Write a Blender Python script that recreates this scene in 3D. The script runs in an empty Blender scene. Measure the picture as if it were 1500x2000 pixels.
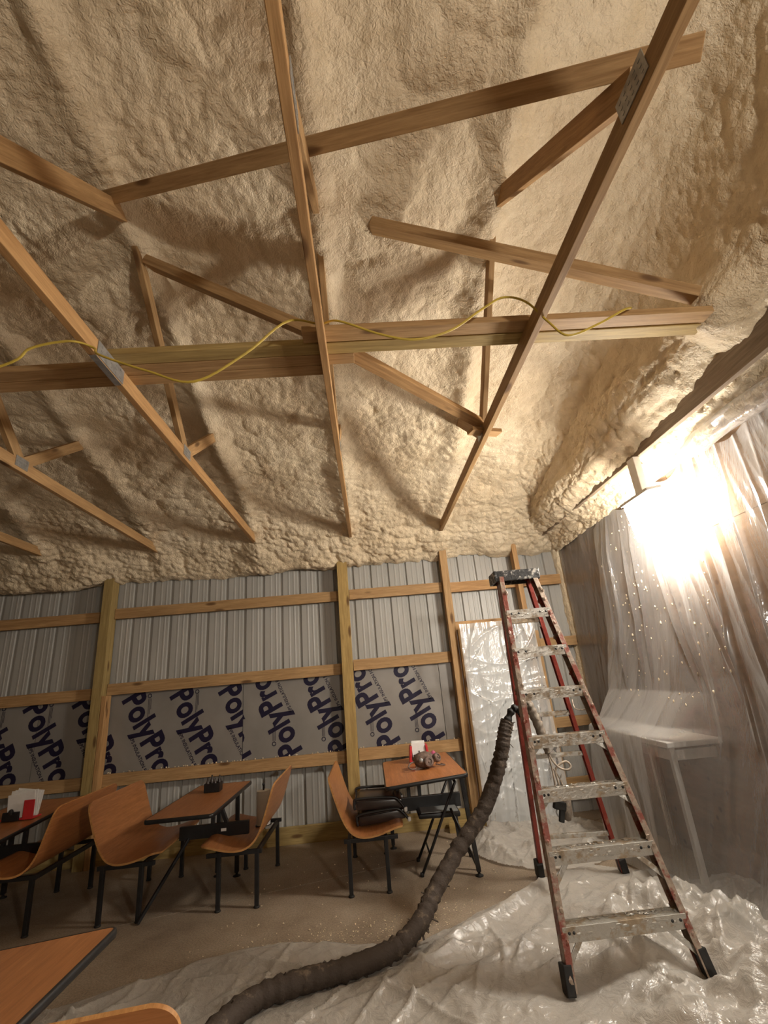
import bpy, bmesh, math, random
import numpy as np
from mathutils import Vector, Matrix

S = bpy.context.scene
COL = S.collection
PI = math.pi
random.seed(7)

# ------------------------------------------------------------------ camera
cd = bpy.data.cameras.new('camera')
cd.sensor_fit = 'VERTICAL'; cd.sensor_height = 36.0; cd.lens = 914.0 / 2000.0 * 36.0
cd.clip_start = 0.05; cd.clip_end = 100
cam = bpy.data.objects.new('camera', cd); COL.objects.link(cam)
def _axes():
    f = 914.0
    def d(px, py):
        return Vector((px - 750, -(py - 1000), -f)).normalized()
    V = d(515, -1590); D = d(725, 1325); D = (D - V * V.dot(D)).normalized(); X = D.cross(V)
    return Matrix((X, D, V))
RC = _axes()
cam.matrix_world = Matrix.Translation((0, 0, 1.6)) @ RC.to_4x4()
S.camera = cam

# ------------------------------------------------------------------ world, exposure
w = bpy.data.worlds.new('world'); S.world = w; w.use_nodes = True
w.node_tree.nodes['Background'].inputs[0].default_value = (1.0, 0.9, 0.75, 1)
w.node_tree.nodes['Background'].inputs[1].default_value = 0.0
S.view_settings.view_transform = 'Standard'; S.view_settings.look = 'None'
S.view_settings.gamma = 1; S.view_settings.use_curve_mapping = False
S.view_settings.exposure = 0.80
LAMP_STRENGTH = 125.0
LAMP_COLOR = (1.0, 0.925, 0.82)
S.cycles.max_bounces = 10; S.cycles.diffuse_bounces = 4; S.cycles.transparent_max_bounces = 24
# a second bulb of the crew on the same wall, nearer the photographer (its shadows show on the steel wall)
wl = bpy.data.lights.new('work_light', 'POINT'); wl.shadow_soft_size = 0.10
wl.energy = 160; wl.color = (1.0, 0.925, 0.82)
wlo = bpy.data.objects.new('work_light', wl); COL.objects.link(wlo)
wlo.location = (2.0, -1.7, 2.35)

# ------------------------------------------------------------------ materials
def newmat(name):
    m = bpy.data.materials.new(name); m.use_nodes = True
    nt = m.node_tree; nt.nodes.clear()
    out = nt.nodes.new('ShaderNodeOutputMaterial')
    return m, nt, out
class NB:
    """tiny node builder"""
    def __init__(s, nt): s.nt = nt
    def n(s, t, **kw):
        nd = s.nt.nodes.new('ShaderNode' + t)
        for k, v in kw.items():
            if k.startswith('i_'):
                key = k[2:]; key = int(key) if key.isdigit() else key.replace('_', ' ')
                sock = nd.inputs[key]
                if hasattr(v, 'is_linked') or isinstance(v, bpy.types.NodeSocket): s.nt.links.new(v, sock)
                else: sock.default_value = v
            else: setattr(nd, k, v)
        return nd
    def l(s, a, b): s.nt.links.new(a, b)
    def ramp(s, fac, stops, interp='LINEAR'):
        r = s.n('ValToRGB'); cr = r.color_ramp; cr.interpolation = interp
        while len(cr.elements) < len(stops): cr.elements.new(0.5)
        for e, (p, c) in zip(cr.elements, stops):
            e.position = p; e.color = c if len(c) == 4 else (*c, 1)
        s.l(fac, r.inputs[0]); return r.outputs[0]
    def mix(s, fac, a, b, mode='MIX'):
        m = s.n('MixRGB', blend_type=mode)
        for v, i in ((fac, 0), (a, 1), (b, 2)):
            if isinstance(v, bpy.types.NodeSocket): s.l(v, m.inputs[i])
            elif i == 0: m.inputs[0].default_value = v
            else: m.inputs[i].default_value = v if len(v) == 4 else (*v, 1)
        return m.outputs[0]
    def math(s, op, a, b=0.0):
        m = s.n('Math', operation=op)
        for v, i in ((a, 0), (b, 1)):
            if isinstance(v, bpy.types.NodeSocket): s.l(v, m.inputs[i])
            else: m.inputs[i].default_value = v
        return m.outputs[0]
    def coords(s, scale, rnd=True):
        tc = s.n('TexCoord'); mp = s.n('Mapping'); mp.inputs['Scale'].default_value = scale
        s.l(tc.outputs['Object'], mp.inputs['Vector'])
        if rnd:
            oi = s.n('ObjectInfo'); cx = s.n('CombineXYZ')
            s.l(s.math('MULTIPLY', oi.outputs['Random'], 37.0), cx.inputs[0])
            s.l(s.math('MULTIPLY', oi.outputs['Random'], 91.0), cx.inputs[1])
            s.l(cx.outputs[0], mp.inputs['Location'])
        return mp.outputs[0]
    def noise(s, vec, scale, detail=3, rough=0.55, dist=0.0):
        n = s.n('TexNoise'); n.inputs['Scale'].default_value = scale; n.inputs['Detail'].default_value = detail
        n.inputs['Roughness'].default_value = rough; n.inputs['Distortion'].default_value = dist
        s.l(vec, n.inputs['Vector']); return n.outputs['Fac']
    def voro(s, vec, scale, feature='F1'):
        n = s.n('TexVoronoi', feature=feature); n.inputs['Scale'].default_value = scale
        s.l(vec, n.inputs['Vector']); return n.outputs['Distance']
    def bump(s, h, strength=0.3, dist=0.01, normal=None):
        b = s.n('Bump'); b.inputs['Strength'].default_value = strength; b.inputs['Distance'].default_value = dist
        s.l(h, b.inputs['Height'])
        if normal is not None: s.l(normal, b.inputs['Normal'])
        return b.outputs[0]
    def bsdf(s, out, color, rough=0.6, spec=0.4, metal=0.0, normal=None, **kw):
        p = s.n('BsdfPrincipled')
        for k, v in (('Base Color', color), ('Roughness', rough), ('Metallic', metal), ('Specular IOR Level', spec)):
            if isinstance(v, bpy.types.NodeSocket): s.l(v, p.inputs[k])
            elif k == 'Base Color': p.inputs[k].default_value = (*v, 1) if len(v) == 3 else v
            else: p.inputs[k].default_value = v
        if normal is not None: s.l(normal, p.inputs['Normal'])
        for k, v in kw.items(): p.inputs[k.replace('_', ' ')].default_value = v
        s.l(p.outputs[0], out.inputs[0]); return p

def plain(name, c, rough=0.5, spec=0.4, metal=0.0, var=0.12, scale=18.0, bump=0.0):
    m, nt, out = newmat(name); b = NB(nt); v = b.coords((1, 1, 1))
    n = b.noise(v, scale, 4)
    lo = tuple(x * (1 - var) for x in c); hi = tuple(min(1, x * (1 + var)) for x in c)
    col = b.ramp(n, [(0.3, lo), (0.7, hi)])
    nm = b.bump(b.noise(v, scale * 5, 3), bump, 0.004) if bump else None
    b.bsdf(out, col, rough, spec, metal, nm)
    return m

def wood(name, light, dark, knots=True, rough=0.65, gscale=(1.3, 22, 22), green=0.0):
    m, nt, out = newmat(name); b = NB(nt)
    v = b.coords(gscale)
    g = b.noise(v, 1.6, 5, 0.6, 0.6)
    g2 = b.noise(v, 6.0, 3, 0.6)
    col = b.ramp(g, [(0.28, dark), (0.5, tuple((x + y) / 2 for x, y in zip(light, dark))), (0.72, light)])
    fine = b.ramp(g2, [(0.3, (0.8, 0.76, 0.7)), (0.7, (1.08, 1.06, 1.04))])
    col = b.mix(1.0, col, fine, 'MULTIPLY')
    oi = b.n('ObjectInfo')
    tone = b.ramp(oi.outputs['Random'], [(0, (0.86, 0.84, 0.8)), (0.5, (1, 1, 1)), (1, (1.1, 1.02, 0.93))])
    col = b.mix(1.0, col, tone, 'MULTIPLY')
    if knots:
        kv = b.coords((2.1, 7, 7))
        k = b.ramp(b.voro(kv, 1.0), [(0.0, (0.0, 0, 0)), (0.10, (0.25, 0.25, 0.25)), (0.17, (1, 1, 1))])
        col = b.mix(k, (0.10, 0.045, 0.015), col)
    nm = b.bump(g2, 0.25, 0.002)
    b.bsdf(out, col, rough, 0.3, 0, nm)
    return m

M = {}
M['pine'] = wood('pine', (0.52, 0.345, 0.17), (0.32, 0.19, 0.085))
M['pine_green'] = wood('treated_pine', (0.47, 0.36, 0.15), (0.28, 0.20, 0.08))
M['pine_dark'] = wood('weathered_pine', (0.34, 0.27, 0.20), (0.20, 0.15, 0.105), knots=False)
M['laminate'] = wood('orange_laminate', (0.50, 0.225, 0.09), (0.36, 0.15, 0.055), knots=False, rough=0.33, gscale=(16, 1.2, 16))
M['ply_edge'] = wood('ply_edge', (0.62, 0.34, 0.13), (0.42, 0.2, 0.07), knots=False, rough=0.5)
M['osb'] = wood('sheathing_plywood', (0.34, 0.23, 0.14), (0.23, 0.145, 0.085), knots=True, rough=0.75, gscale=(5, 1.0, 5))
M['black'] = plain('black_paint', (0.012, 0.012, 0.013), 0.38, 0.5, var=0.3)
M['rubber'] = plain('black_rubber', (0.018, 0.017, 0.016), 0.6, 0.3, var=0.3, bump=0.1)
M['vinyl'] = plain('brown_black_vinyl', (0.035, 0.022, 0.018), 0.28, 0.6, var=0.3, scale=6)
M['seat_sheen_grey'] = plain('grey_seat_sheen', (0.20, 0.205, 0.195), 0.35, 0.5, var=0.25)  # grey lightened in the colour to stand in for a glossy reflection
M['galv'] = plain('galvanised_plate', (0.40, 0.40, 0.39), 0.45, 0.5, 0.7, var=0.25, scale=30)
M['alum'] = None
M['navy'] = plain('navy_ink', (0.011, 0.008, 0.028), 0.5, 0.3, var=0.1)
M['white'] = plain('white_paper', (0.78, 0.77, 0.74), 0.7, 0.2, var=0.05)
M['white_metal'] = plain('white_enamel', (0.72, 0.70, 0.66), 0.4, 0.4, var=0.06)
M['door'] = plain('white_door_paint', (0.80, 0.82, 0.82), 0.4, 0.4, var=0.03, scale=3)
M['red'] = plain('red_plastic', (0.55, 0.03, 0.035), 0.35, 0.5, var=0.1)
M['pink'] = plain('magenta_cartridge', (0.55, 0.12, 0.22), 0.4, 0.4)
M['yellow_wire'] = plain('yellow_cable_sheath', (0.52, 0.38, 0.06), 0.45, 0.4)
M['mask'] = plain('grimy_mask_rubber', (0.14, 0.095, 0.075), 0.5, 0.4, var=0.5, scale=40, bump=0.3)
M['cord'] = plain('grimy_white_cord', (0.34, 0.28, 0.22), 0.6, 0.3, var=0.4)

def foam_mat():
    m, nt, out = newmat('spray_foam'); b = NB(nt)
    v = b.coords((1, 1, 1), rnd=False)
    n = b.noise(v, 1.3, 4)
    col = b.ramp(n, [(0.3, (0.69, 0.555, 0.375)), (0.5, (0.76, 0.63, 0.44)), (0.72, (0.81, 0.69, 0.505))])
    n2 = b.noise(v, 9, 4)
    col = b.mix(1.0, col, b.ramp(n2, [(0.3, (0.88, 0.86, 0.82)), (0.6, (1, 1, 1))]), 'MULTIPLY')
    h = b.math('ADD', b.math('MULTIPLY', b.noise(v, 38, 4, 0.55, 0.8), 0.9), b.math('MULTIPLY', b.noise(v, 110, 2), 0.25))
    nm = b.bump(h, 0.8, 0.022)
    b.bsdf(out, col, 0.42, 0.42, 0, nm)
    return m
M['foam'] = foam_mat()

def concrete():
    m, nt, out = newmat('concrete'); b = NB(nt); v = b.coords((1, 1, 1), rnd=False)
    n = b.noise(v, 2.2, 6, 0.65)
    col = b.ramp(n, [(0.25, (0.19, 0.14, 0.095)), (0.5, (0.29, 0.225, 0.16)), (0.75, (0.37, 0.30, 0.225))])
    sp = b.ramp(b.noise(v, 90, 2), [(0.35, (0.7, 0.7, 0.7)), (0.6, (1.05, 1.05, 1.05))])
    col = b.mix(1.0, col, sp, 'MULTIPLY')
    b.bsdf(out, col, 0.62, 0.35, 0, b.bump(b.noise(v, 60, 4), 0.15, 0.003)); return m
M['concrete'] = concrete()

def sheetmetal():
    m, nt, out = newmat('grey_painted_steel'); b = NB(nt); v = b.coords((1, 1, 0.3))
    col = b.ramp(b.noise(v, 3, 4), [(0.3, (0.355, 0.345, 0.315)), (0.7, (0.42, 0.41, 0.38))])
    b.bsdf(out, col, 0.42, 0.5, 0.0, b.bump(b.noise(v, 7, 2), 0.08, 0.01)); return m
M['steel'] = sheetmetal()

def boardface():
    m, nt, out = newmat('silver_facer'); b = NB(nt); v = b.coords((1, 1, 1))
    col = b.ramp(b.noise(v, 2.5, 3), [(0.3, (0.22, 0.205, 0.185)), (0.7, (0.28, 0.26, 0.235))])
    b.bsdf(out, col, 0.42, 0.5, 0.1, b.bump(b.noise(v, 4, 3), 0.12, 0.02)); return m
M['facer'] = boardface()

def crusty(name, base, crust, amount, rough=0.5, metal=0.0, scale=9):
    m, nt, out = newmat(name); b = NB(nt); v = b.coords((1, 1, 1))
    k = b.noise(v, scale, 6, 0.68)
    f = b.ramp(k, [(amount, (0, 0, 0)), (amount + 0.10, (1, 1, 1))])
    col = b.mix(f, base, b.ramp(b.noise(v, 30, 3), [(0.3, tuple(x * .6 for x in crust)), (0.7, crust)]))
    mt = b.math('MULTIPLY', b.math('SUBTRACT', 1.0, f), metal)
    b.bsdf(out, col, rough, 0.4, mt, b.bump(b.math('ADD', k, b.math('MULTIPLY', b.noise(v, 45, 3), .4)), 0.6, 0.012)); return m
M['fibreglass'] = crusty('red_fibreglass', (0.23, 0.032, 0.02), (0.33, 0.2, 0.13), 0.62)
M['fibreglass_crust'] = crusty('crusted_red_fibreglass', (0.22, 0.05, 0.03), (0.40, 0.31, 0.235), 0.44)
M['tread'] = crusty('crusted_aluminium', (0.47, 0.45, 0.41), (0.40, 0.31, 0.21), 0.49, 0.4, 0.6)
M['cap'] = crusty('scuffed_black_cap', (0.03, 0.03, 0.03), (0.60, 0.58, 0.53), 0.52, 0.5, scale=22)
M['hose'] = crusty('grimy_hose_jacket', (0.05, 0.035, 0.025), (0.17, 0.125, 0.085), 0.56, 0.75, scale=14)
M['whip'] = crusty('taped_whip_hose', (0.17, 0.135, 0.105), (0.33, 0.28, 0.22), 0.5, 0.6, scale=20)

def film(name, opacity, edge=0.5, tint=(0.86, 0.85, 0.83), gl=0.18, rough=0.16, wr=0.5, wscale=6.0, stretch=(1, 1, 1)):
    """thin polyethylene: clear where seen square-on, milkier where creased or seen at a grazing angle"""
    m, nt, out = newmat(name); b = NB(nt)
    v = b.coords(stretch, rnd=False)
    wn = b.noise(v, wscale, 5, 0.6, 0.6)
    nm = b.bump(wn, wr, 0.03)
    d = b.n('BsdfDiffuse'); d.inputs[0].default_value = (*tint, 1); b.l(nm, d.inputs['Normal'])
    t = b.n('BsdfTranslucent'); t.inputs[0].default_value = (*tint, 1); b.l(nm, t.inputs['Normal'])
    s1 = b.n('MixShader'); s1.inputs[0].default_value = 0.45; b.l(d.outputs[0], s1.inputs[1]); b.l(t.outputs[0], s1.inputs[2])
    g = b.n('BsdfGlossy'); g.inputs['Roughness'].default_value = rough; b.l(nm, g.inputs['Normal'])
    tr = b.n('BsdfTransparent')
    lw = b.n('LayerWeight'); lw.inputs[0].default_value = 0.35; b.l(nm, lw.inputs['Normal'])
    fac = b.math('ADD', b.math('MULTIPLY', lw.outputs['Facing'], edge), opacity)
    fac = b.math('MINIMUM', fac, 0.97)
    s2 = b.n('MixShader'); b.l(fac, s2.inputs[0]); b.l(tr.outputs[0], s2.inputs[1]); b.l(s1.outputs[0], s2.inputs[2])
    fr = b.n('Fresnel'); fr.inputs[0].default_value = 1.5; b.l(nm, fr.inputs['Normal'])
    s3 = b.n('MixShader'); b.l(b.math('ADD', b.math('MULTIPLY', fr.outputs[0], gl * 2), gl * .25), s3.inputs[0])
    b.l(s2.outputs[0], s3.inputs[1]); b.l(g.outputs[0], s3.inputs[2])
    b.l(s3.outputs[0], out.inputs[0]); return m
M['film_wall'] = film('clear_plastic_film', 0.17, 0.60, gl=.35, rough=.12, wr=0.5, wscale=5, stretch=(1, 1, 0.3))
M['film_far'] = film('dusty_plastic_film', 0.24, 0.5, tint=(.62, .57, .53), gl=.3, wr=0.45, stretch=(1, 1, 0.3))
M['film_door'] = film('milky_plastic_film', 0.62, 0.35, tint=(.92, .94, .94), gl=.3, wr=0.45, wscale=6, stretch=(1, 1, 0.7))
M['film_floor'] = film('crumpled_plastic_film', 0.55, 0.45, tint=(.77, .73, .66), gl=.30, rough=.27, wr=0.55, wscale=15)

def emit(name, c, st):
    m, nt, out = newmat(name); b = NB(nt); e = b.n('Emission'); e.inputs[0].default_value = (*c, 1); e.inputs[1].default_value = st
    b.l(e.outputs[0], out.inputs[0]); return m
M['lamp'] = emit('lit_lamp_lens', LAMP_COLOR, LAMP_STRENGTH)

# ------------------------------------------------------------------ mesh helpers
WL = {}
def wloc(o): return WL.get(o, Vector((0, 0, 0)))

class G:
    """gathers vertices and faces (world coordinates)"""
    def __init__(s): s.v = []; s.f = []; s.mi = []
    def add(s, vs, fs, mi=0):
        k = len(s.v); s.v += [tuple(p) for p in vs]; s.f += [tuple(i + k for i in q) for q in fs]; s.mi += [mi] * len(fs)
    def box(s, x0, x1, y0, y1, z0, z1, c=0.0, mi=0, xf=None):
        cx, cy, cz = (x0 + x1) / 2, (y0 + y1) / 2, (z0 + z1) / 2
        s.obox((cx, cy, cz), (abs(x1 - x0) / 2, abs(y1 - y0) / 2, abs(z1 - z0) / 2), xf, c, mi)
    def obox(s, ctr, h, rot=None, c=0.0, mi=0):
        hx, hy, hz = h
        if c > 0:
            bm = bmesh.new(); bmesh.ops.create_cube(bm, size=1.0)
            for v in bm.verts: v.co = Vector((v.co.x * 2 * hx, v.co.y * 2 * hy, v.co.z * 2 * hz))
            bmesh.ops.bevel(bm, geom=bm.edges[:], offset=min(c, hx * .9, hy * .9, hz * .9), segments=2, affect='EDGES', profile=0.6)
            bm.verts.index_update(); vs = [v.co.copy() for v in bm.verts]; fs = [[v.index for v in f.verts] for f in bm.faces]; bm.free()
        else:
            vs = [Vector((sx * hx, sy * hy, sz * hz)) for sx in (-1, 1) for sy in (-1, 1) for sz in (-1, 1)]
            fs = [(0, 1, 3, 2), (4, 6, 7, 5), (0, 4, 5, 1), (2, 3, 7, 6), (0, 2, 6, 4), (1, 5, 7, 3)]
        C = Vector(ctr)
        if rot is not None: vs = [rot @ v for v in vs]
        s.add([v + C for v in vs], fs, mi)
    def bar(s, p0, p1, w, h, up=(0, 0, 1), c=0.0, mi=0):
        p0 = Vector(p0); p1 = Vector(p1); X = (p1 - p0); L = X.length; X = X / L
        Y = Vector(up).cross(X)
        if Y.length < 1e-4: Y = Vector((0, 1, 0)).cross(X)
        Y.normalize(); Z = X.cross(Y)
        s.obox((p0 + p1) / 2, (L / 2, w / 2, h / 2), Matrix((X, Y, Z)).transposed(), c, mi)
    def tube(s, pts, r, n=10, cap=True, mi=0, wob=None):
        pts = [Vector(p) for p in pts]; m = len(pts)
        if not hasattr(r, '__len__'): r = [r] * m
        T = [(pts[min(i + 1, m - 1)] - pts[max(i - 1, 0)]).normalized() for i in range(m)]
        N = T[0].orthogonal().normalized(); vs = []
        for i in range(m):
            N = (N - T[i] * N.dot(T[i])).normalized(); B = T[i].cross(N)
            for j in range(n):
                a = 2 * PI * j / n; rr = r[i] * (wob(i, j) if wob else 1)
                vs.append(pts[i] + (N * math.cos(a) + B * math.sin(a)) * rr)
        fs = [(i * n + j, i * n + (j + 1) % n, (i + 1) * n + (j + 1) % n, (i + 1) * n + j) for i in range(m - 1) for j in range(n)]
        if cap: fs += [tuple(range(n))[::-1], tuple(range((m - 1) * n, m * n))]
        s.add(vs, fs, mi)
    def lathe(s, c, prof, n=20, axis=None, mi=0):
        """prof: (radius, height) list; axis: 3x3 rotation"""
        C = Vector(c); vs = []
        for (r, h) in prof:
            for j in range(n):
                a = 2 * PI * j / n; p = Vector((r * math.cos(a), r * math.sin(a), h))
                vs.append(C + (axis @ p if axis else p))
        m = len(prof)
        fs = [(i * n + j, i * n + (j + 1) % n, (i + 1) * n + (j + 1) % n, (i + 1) * n + j) for i in range(m - 1) for j in range(n)]
        fs += [tuple(range(n))[::-1], tuple(range((m - 1) * n, m * n))]
        s.add(vs, fs, mi)
    def blob(s, c, rad, seed=0, amp=0.15, n=2, mi=0):
        bm = bmesh.new(); bmesh.ops.create_icosphere(bm, subdivisions=n, radius=1.0); rr = random.Random(seed)
        ph = [rr.uniform(0, 6) for _ in range(6)]
        vs = []
        for v in bm.verts:
            p = v.co; k = 1 + amp * (math.sin(p.x * 4 + ph[0]) * math.sin(p.y * 4 + ph[1]) + .6 * math.sin(p.z * 7 + ph[2]) * math.sin(p.x * 6 + ph[3]))
            vs.append(Vector((p.x * rad[0] * k, p.y * rad[1] * k, p.z * rad[2] * k)) + Vector(c))
        bm.verts.index_update(); fs = [[v.index for v in f.verts] for f in bm.faces]; bm.free()
        s.add(vs, fs, mi)
    def make(s, name, mats, parent=None, smooth=False, loc=None):
        base = Vector(loc) if loc is not None else wloc(parent) if parent else Vector((0, 0, 0))
        me = bpy.data.meshes.new(name)
        me.from_pydata([tuple(Vector(p) - base) for p in s.v], [], s.f)
        if not isinstance(mats, (list, tuple)): mats = [mats]
        for m_ in mats: me.materials.append(m_)
        if len(mats) > 1: me.polygons.foreach_set('material_index', s.mi)
        if smooth: me.polygons.foreach_set('use_smooth', [True] * len(me.polygons))
        me.update()
        o = bpy.data.objects.new(name, me); COL.objects.link(o); WL[o] = base
        if parent: o.parent = parent; o.location = base - wloc(parent)
        else: o.location = base
        return o

def smooth_by_angle(o, ang=40):
    me = o.data
    me.polygons.foreach_set('use_smooth', [True] * len(me.polygons))
    try: me.set_sharp_from_angle(angle=math.radians(ang))
    except Exception: pass
    return o

def thing(name, label, cat, loc=(0, 0, 0), group=None):
    o = bpy.data.objects.new(name, None); o.empty_display_size = 0.1; COL.objects.link(o)
    o.location = loc; WL[o] = Vector(loc); o['label'] = label; o['category'] = cat
    if group: o['group'] = group
    return o
def tag(o, label, cat, group=None, kind=None):
    o['label'] = label; o['category'] = cat
    if group: o['group'] = group
    if kind: o['kind'] = kind
    return o
def structure(o): o['kind'] = 'structure'; return o

def board(name, p0, p1, w, h, mat, parent=None, up=(0, 0, 1), ch=0.003, rag=0.0):
    """one piece of lumber: its own object with local X along the grain; w across, h along 'up'"""
    p0 = Vector(p0); p1 = Vector(p1); X = p1 - p0; L = X.length; X = X / L
    Y = Vector(up).cross(X)
    if Y.length < 1e-4: Y = Vector((0, 1, 0)).cross(X)
    Y.normalize(); Z = X.cross(Y)
    g = G(); g.obox((0, 0, 0), (L / 2, w / 2, h / 2), None, ch)
    o = g.make(name, mat, None, loc=(0, 0, 0))
    R = Matrix((X, Y, Z)).transposed().to_4x4()
    c = (p0 + p1) / 2; WL[o] = c
    if parent: o.parent = parent; o.matrix_local = Matrix.Translation(c - wloc(parent)) @ R
    else: o.matrix_local = Matrix.Translation(c) @ R
    return o

def copy_tree(o, parent=None):
    c = o.copy(); COL.objects.link(c)
    if parent: c.parent = parent
    for ch in list(o.children): copy_tree(ch, c)
    return c

# numpy noise ---------------------------------------------------------
def _h(ix, iy, seed):
    n = (ix.astype(np.int64) * 374761393 + iy.astype(np.int64) * 668265263 + seed * 982451653) & 0x7fffffff
    n = ((n ^ (n >> 13)) * 1274126177) & 0x7fffffff
    n = (n ^ (n >> 16)) & 0xffffff
    return n / float(0xffffff)
def vn(x, y, seed=0):
    ix = np.floor(x); iy = np.floor(y); fx = x - ix; fy = y - iy
    ux = fx * fx * fx * (fx * (fx * 6 - 15) + 10); uy = fy * fy * fy * (fy * (fy * 6 - 15) + 10)
    a = _h(ix, iy, seed); b = _h(ix + 1, iy, seed); c = _h(ix, iy + 1, seed); d = _h(ix + 1, iy + 1, seed)
    return (a + (b - a) * ux) * (1 - uy) + (c + (d - c) * ux) * uy
def fbm(x, y, seed=0, o=4, g=0.5):
    t = 0; a = 1; s = 0
    for i in range(o):
        t = t + a * vn(x * 2 ** i, y * 2 ** i, seed + i * 7); s += a; a *= g
    return t / s
def worley(x, y, seed=0):
    ix = np.floor(x); iy = np.floor(y); best = np.full(x.shape, 9.0)
    for dx in (-1, 0, 1):
        for dy in (-1, 0, 1):
            cx = ix + dx; cy = iy + dy
            px = cx + _h(cx, cy, seed); py = cy + _h(cx, cy, seed + 5)
            best = np.minimum(best, (px - x) ** 2 + (py - y) ** 2)
    return np.sqrt(best)
def ridge(x, y, seed=0, o=4):
    t = 0; a = 1; s = 0
    for i in range(o):
        t = t + a * (1 - np.abs(2 * vn(x * 2 ** i, y * 2 ** i, seed + 3 * i) - 1)); s += a; a *= .5
    return t / s

def grid_mesh(name, P, mat, parent=None, keep=None, smooth=True):
    """P: (n, m, 3) array of points -> quad grid; keep: (n-1, m-1) mask"""
    n, m = P.shape[:2]
    idx = np.arange(n * m).reshape(n, m)
    q = np.stack([idx[:-1, :-1], idx[1:, :-1], idx[1:, 1:], idx[:-1, 1:]], -1).reshape(-1, 4)
    if keep is not None: q = q[keep.reshape(-1)]
    used = np.unique(q); remap = np.zeros(n * m, dtype=np.int64); remap[used] = np.arange(len(used))
    q = remap[q]; V = P.reshape(-1, 3)[used]
    me = bpy.data.meshes.new(name)
    me.vertices.add(len(V)); me.vertices.foreach_set('co', np.ascontiguousarray(V, dtype=np.float32).ravel())
    me.loops.add(q.size); me.loops.foreach_set('vertex_index', np.ascontiguousarray(q, dtype=np.int32).ravel())
    me.polygons.add(len(q)); me.polygons.foreach_set('loop_start', np.arange(0, q.size, 4, dtype=np.int32))
    me.polygons.foreach_set('use_smooth', np.full(len(q), smooth))
    me.materials.append(mat); me.update(calc_edges=True); me.validate()
    o = bpy.data.objects.new(name, me); COL.objects.link(o)
    if parent: o.parent = parent
    return o
def normals(P):
    du = np.gradient(P, axis=0); dv = np.gradient(P, axis=1)
    n = np.cross(du, dv); return n / (np.linalg.norm(n, axis=2, keepdims=True) + 1e-9)

# ================================================================== THE ROOM
YW = 6.0
# floor: two cast slabs with a joint between them
fl = structure(G().make('floor', M['concrete']))
gg = G(); gg.box(-9, 2.75, -5.2, 6.2, -0.14, -0.02)
gg2 = gg.make('sub_base', M['concrete'], fl)
def slab(poly):
    g = G(); n = len(poly)
    g.add([(x, y, 0) for x, y in poly] + [(x, y, -0.03) for x, y in poly],
          [tuple(range(n))] + [(i, i + n, (i + 1) % n + n, (i + 1) % n) for i in range(n)])
    return g.make('slab', M['concrete'], fl)
def jl(x): return 4.72 + (x + 1.07) * 0.283
slab([(-9, -5.2), (2.75, -5.2), (2.75, jl(2.75) - .006), (-9, 3.0 - .006 + 0)] if False else [(-9, -5.2), (2.75, -5.2), (2.75, jl(2.75) - .006), (-5, jl(-5) - .006), (-9, jl(-5) - .006)])
slab([(-9, jl(-5) + .006), (-5, jl(-5) + .006), (2.75, jl(2.75) + .006), (2.75, 6.2), (-9, 6.2)])

# back wall: ribbed steel sheets, each a part
wb = structure(G().make('wall_back', M['steel']))
def sheet(x0, nrib, z0, z1):
    P = []
    pitch = 0.2286
    for k in range(nrib):
        a = x0 + k * pitch
        P += [(a, 0.0), (a + .058, 0.0), (a + .064, -.003), (a + .078, -.003), (a + .084, 0), (a + .122, 0), (a + .128, -.003), (a + .142, -.003), (a + .148, 0),
              (a + .178, 0.0), (a + .190, .024), (a + .212, .024), (a + .2250, 0.0)]
    P.append((x0 + nrib * pitch, 0.0))
    g = G(); n = len(P)
    g.add([(x, YW + y, z0) for x, y in P] + [(x, YW + y, z1) for x, y in P], [(i, i + 1, i + 1 + n, i + n) for i in range(n - 1)])
    g.make('steel_sheet', M['steel'], wb)
x = 2.62 - 4 * .2286
while x > -8.9:
    sheet(x, 4, 0.0, 3.35); x -= 4 * .2286

# right wall: plywood sheets
wr = structure(G().make('wall_right', M['osb']))
def plysheet(y0, y1, z0, z1):
    g = G(); g.box(2.60, 2.615, y0 + .002, y1 - .002, z0, z1)
    g.make('plywood_panel', M['osb'], wr)
yy = 6.0
while yy > -5:
    plysheet(yy - 1.22, yy, 0.0, 2.44); plysheet(yy - 1.22, yy, 2.444, 3.6); yy -= 1.22
# left wall and the wall behind the photographer close the barn
wlft = structure(G().make('wall_left', M['steel'])); g = G(); g.box(-9.05, -9, -5.2, 6.1, 0, 6.3); g.make('steel_sheet', M['steel'], wlft)
wfr = structure(G().make('wall_front', M['steel'])); g = G(); g.box(-9, 2.75, -5.25, -5.2, 0, 6.5); g.make('steel_sheet', M['steel'], wfr)

# ceiling of sprayed foam ------------------------------------------------
TX = [-3.7, -2.48, -1.28, -0.13, 1.0]           # truss lines
def lumps(a, b, k=1.0):
    wa = a + 0.06 * (fbm(a * 5, b * 5, 11, 2) - .5); wb_ = b + 0.06 * (fbm(a * 5, b * 5, 23, 2) - .5)
    big = (fbm(a * 1.1, b * 1.1, 3, 3) - .5) * 0.13
    mid = (1 - np.minimum(worley(wa * 5.0, wb_ * 6.0, 4), 1) ** 2) * 0.030 * (0.4 + 1.2 * vn(a * 1.3, b * 1.3, 31))
    sm = (1 - np.minimum(worley(wa * 15, wb_ * 17, 9), 1) ** 2) * 0.017 * (0.45 + 1.1 * vn(a * 2.1, b * 2.1, 37))
    fi = (1 - np.minimum(worley(wa * 31, wb_ * 27, 19), 1) ** 2) * 0.0085 * (0.3 + 1.4 * vn(a * 1.7, b * 1.7, 41))
    return (big + mid + sm + fi) * k
def roof_z(y): return 3.38 + 0.25 * (5.95 - y)
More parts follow.
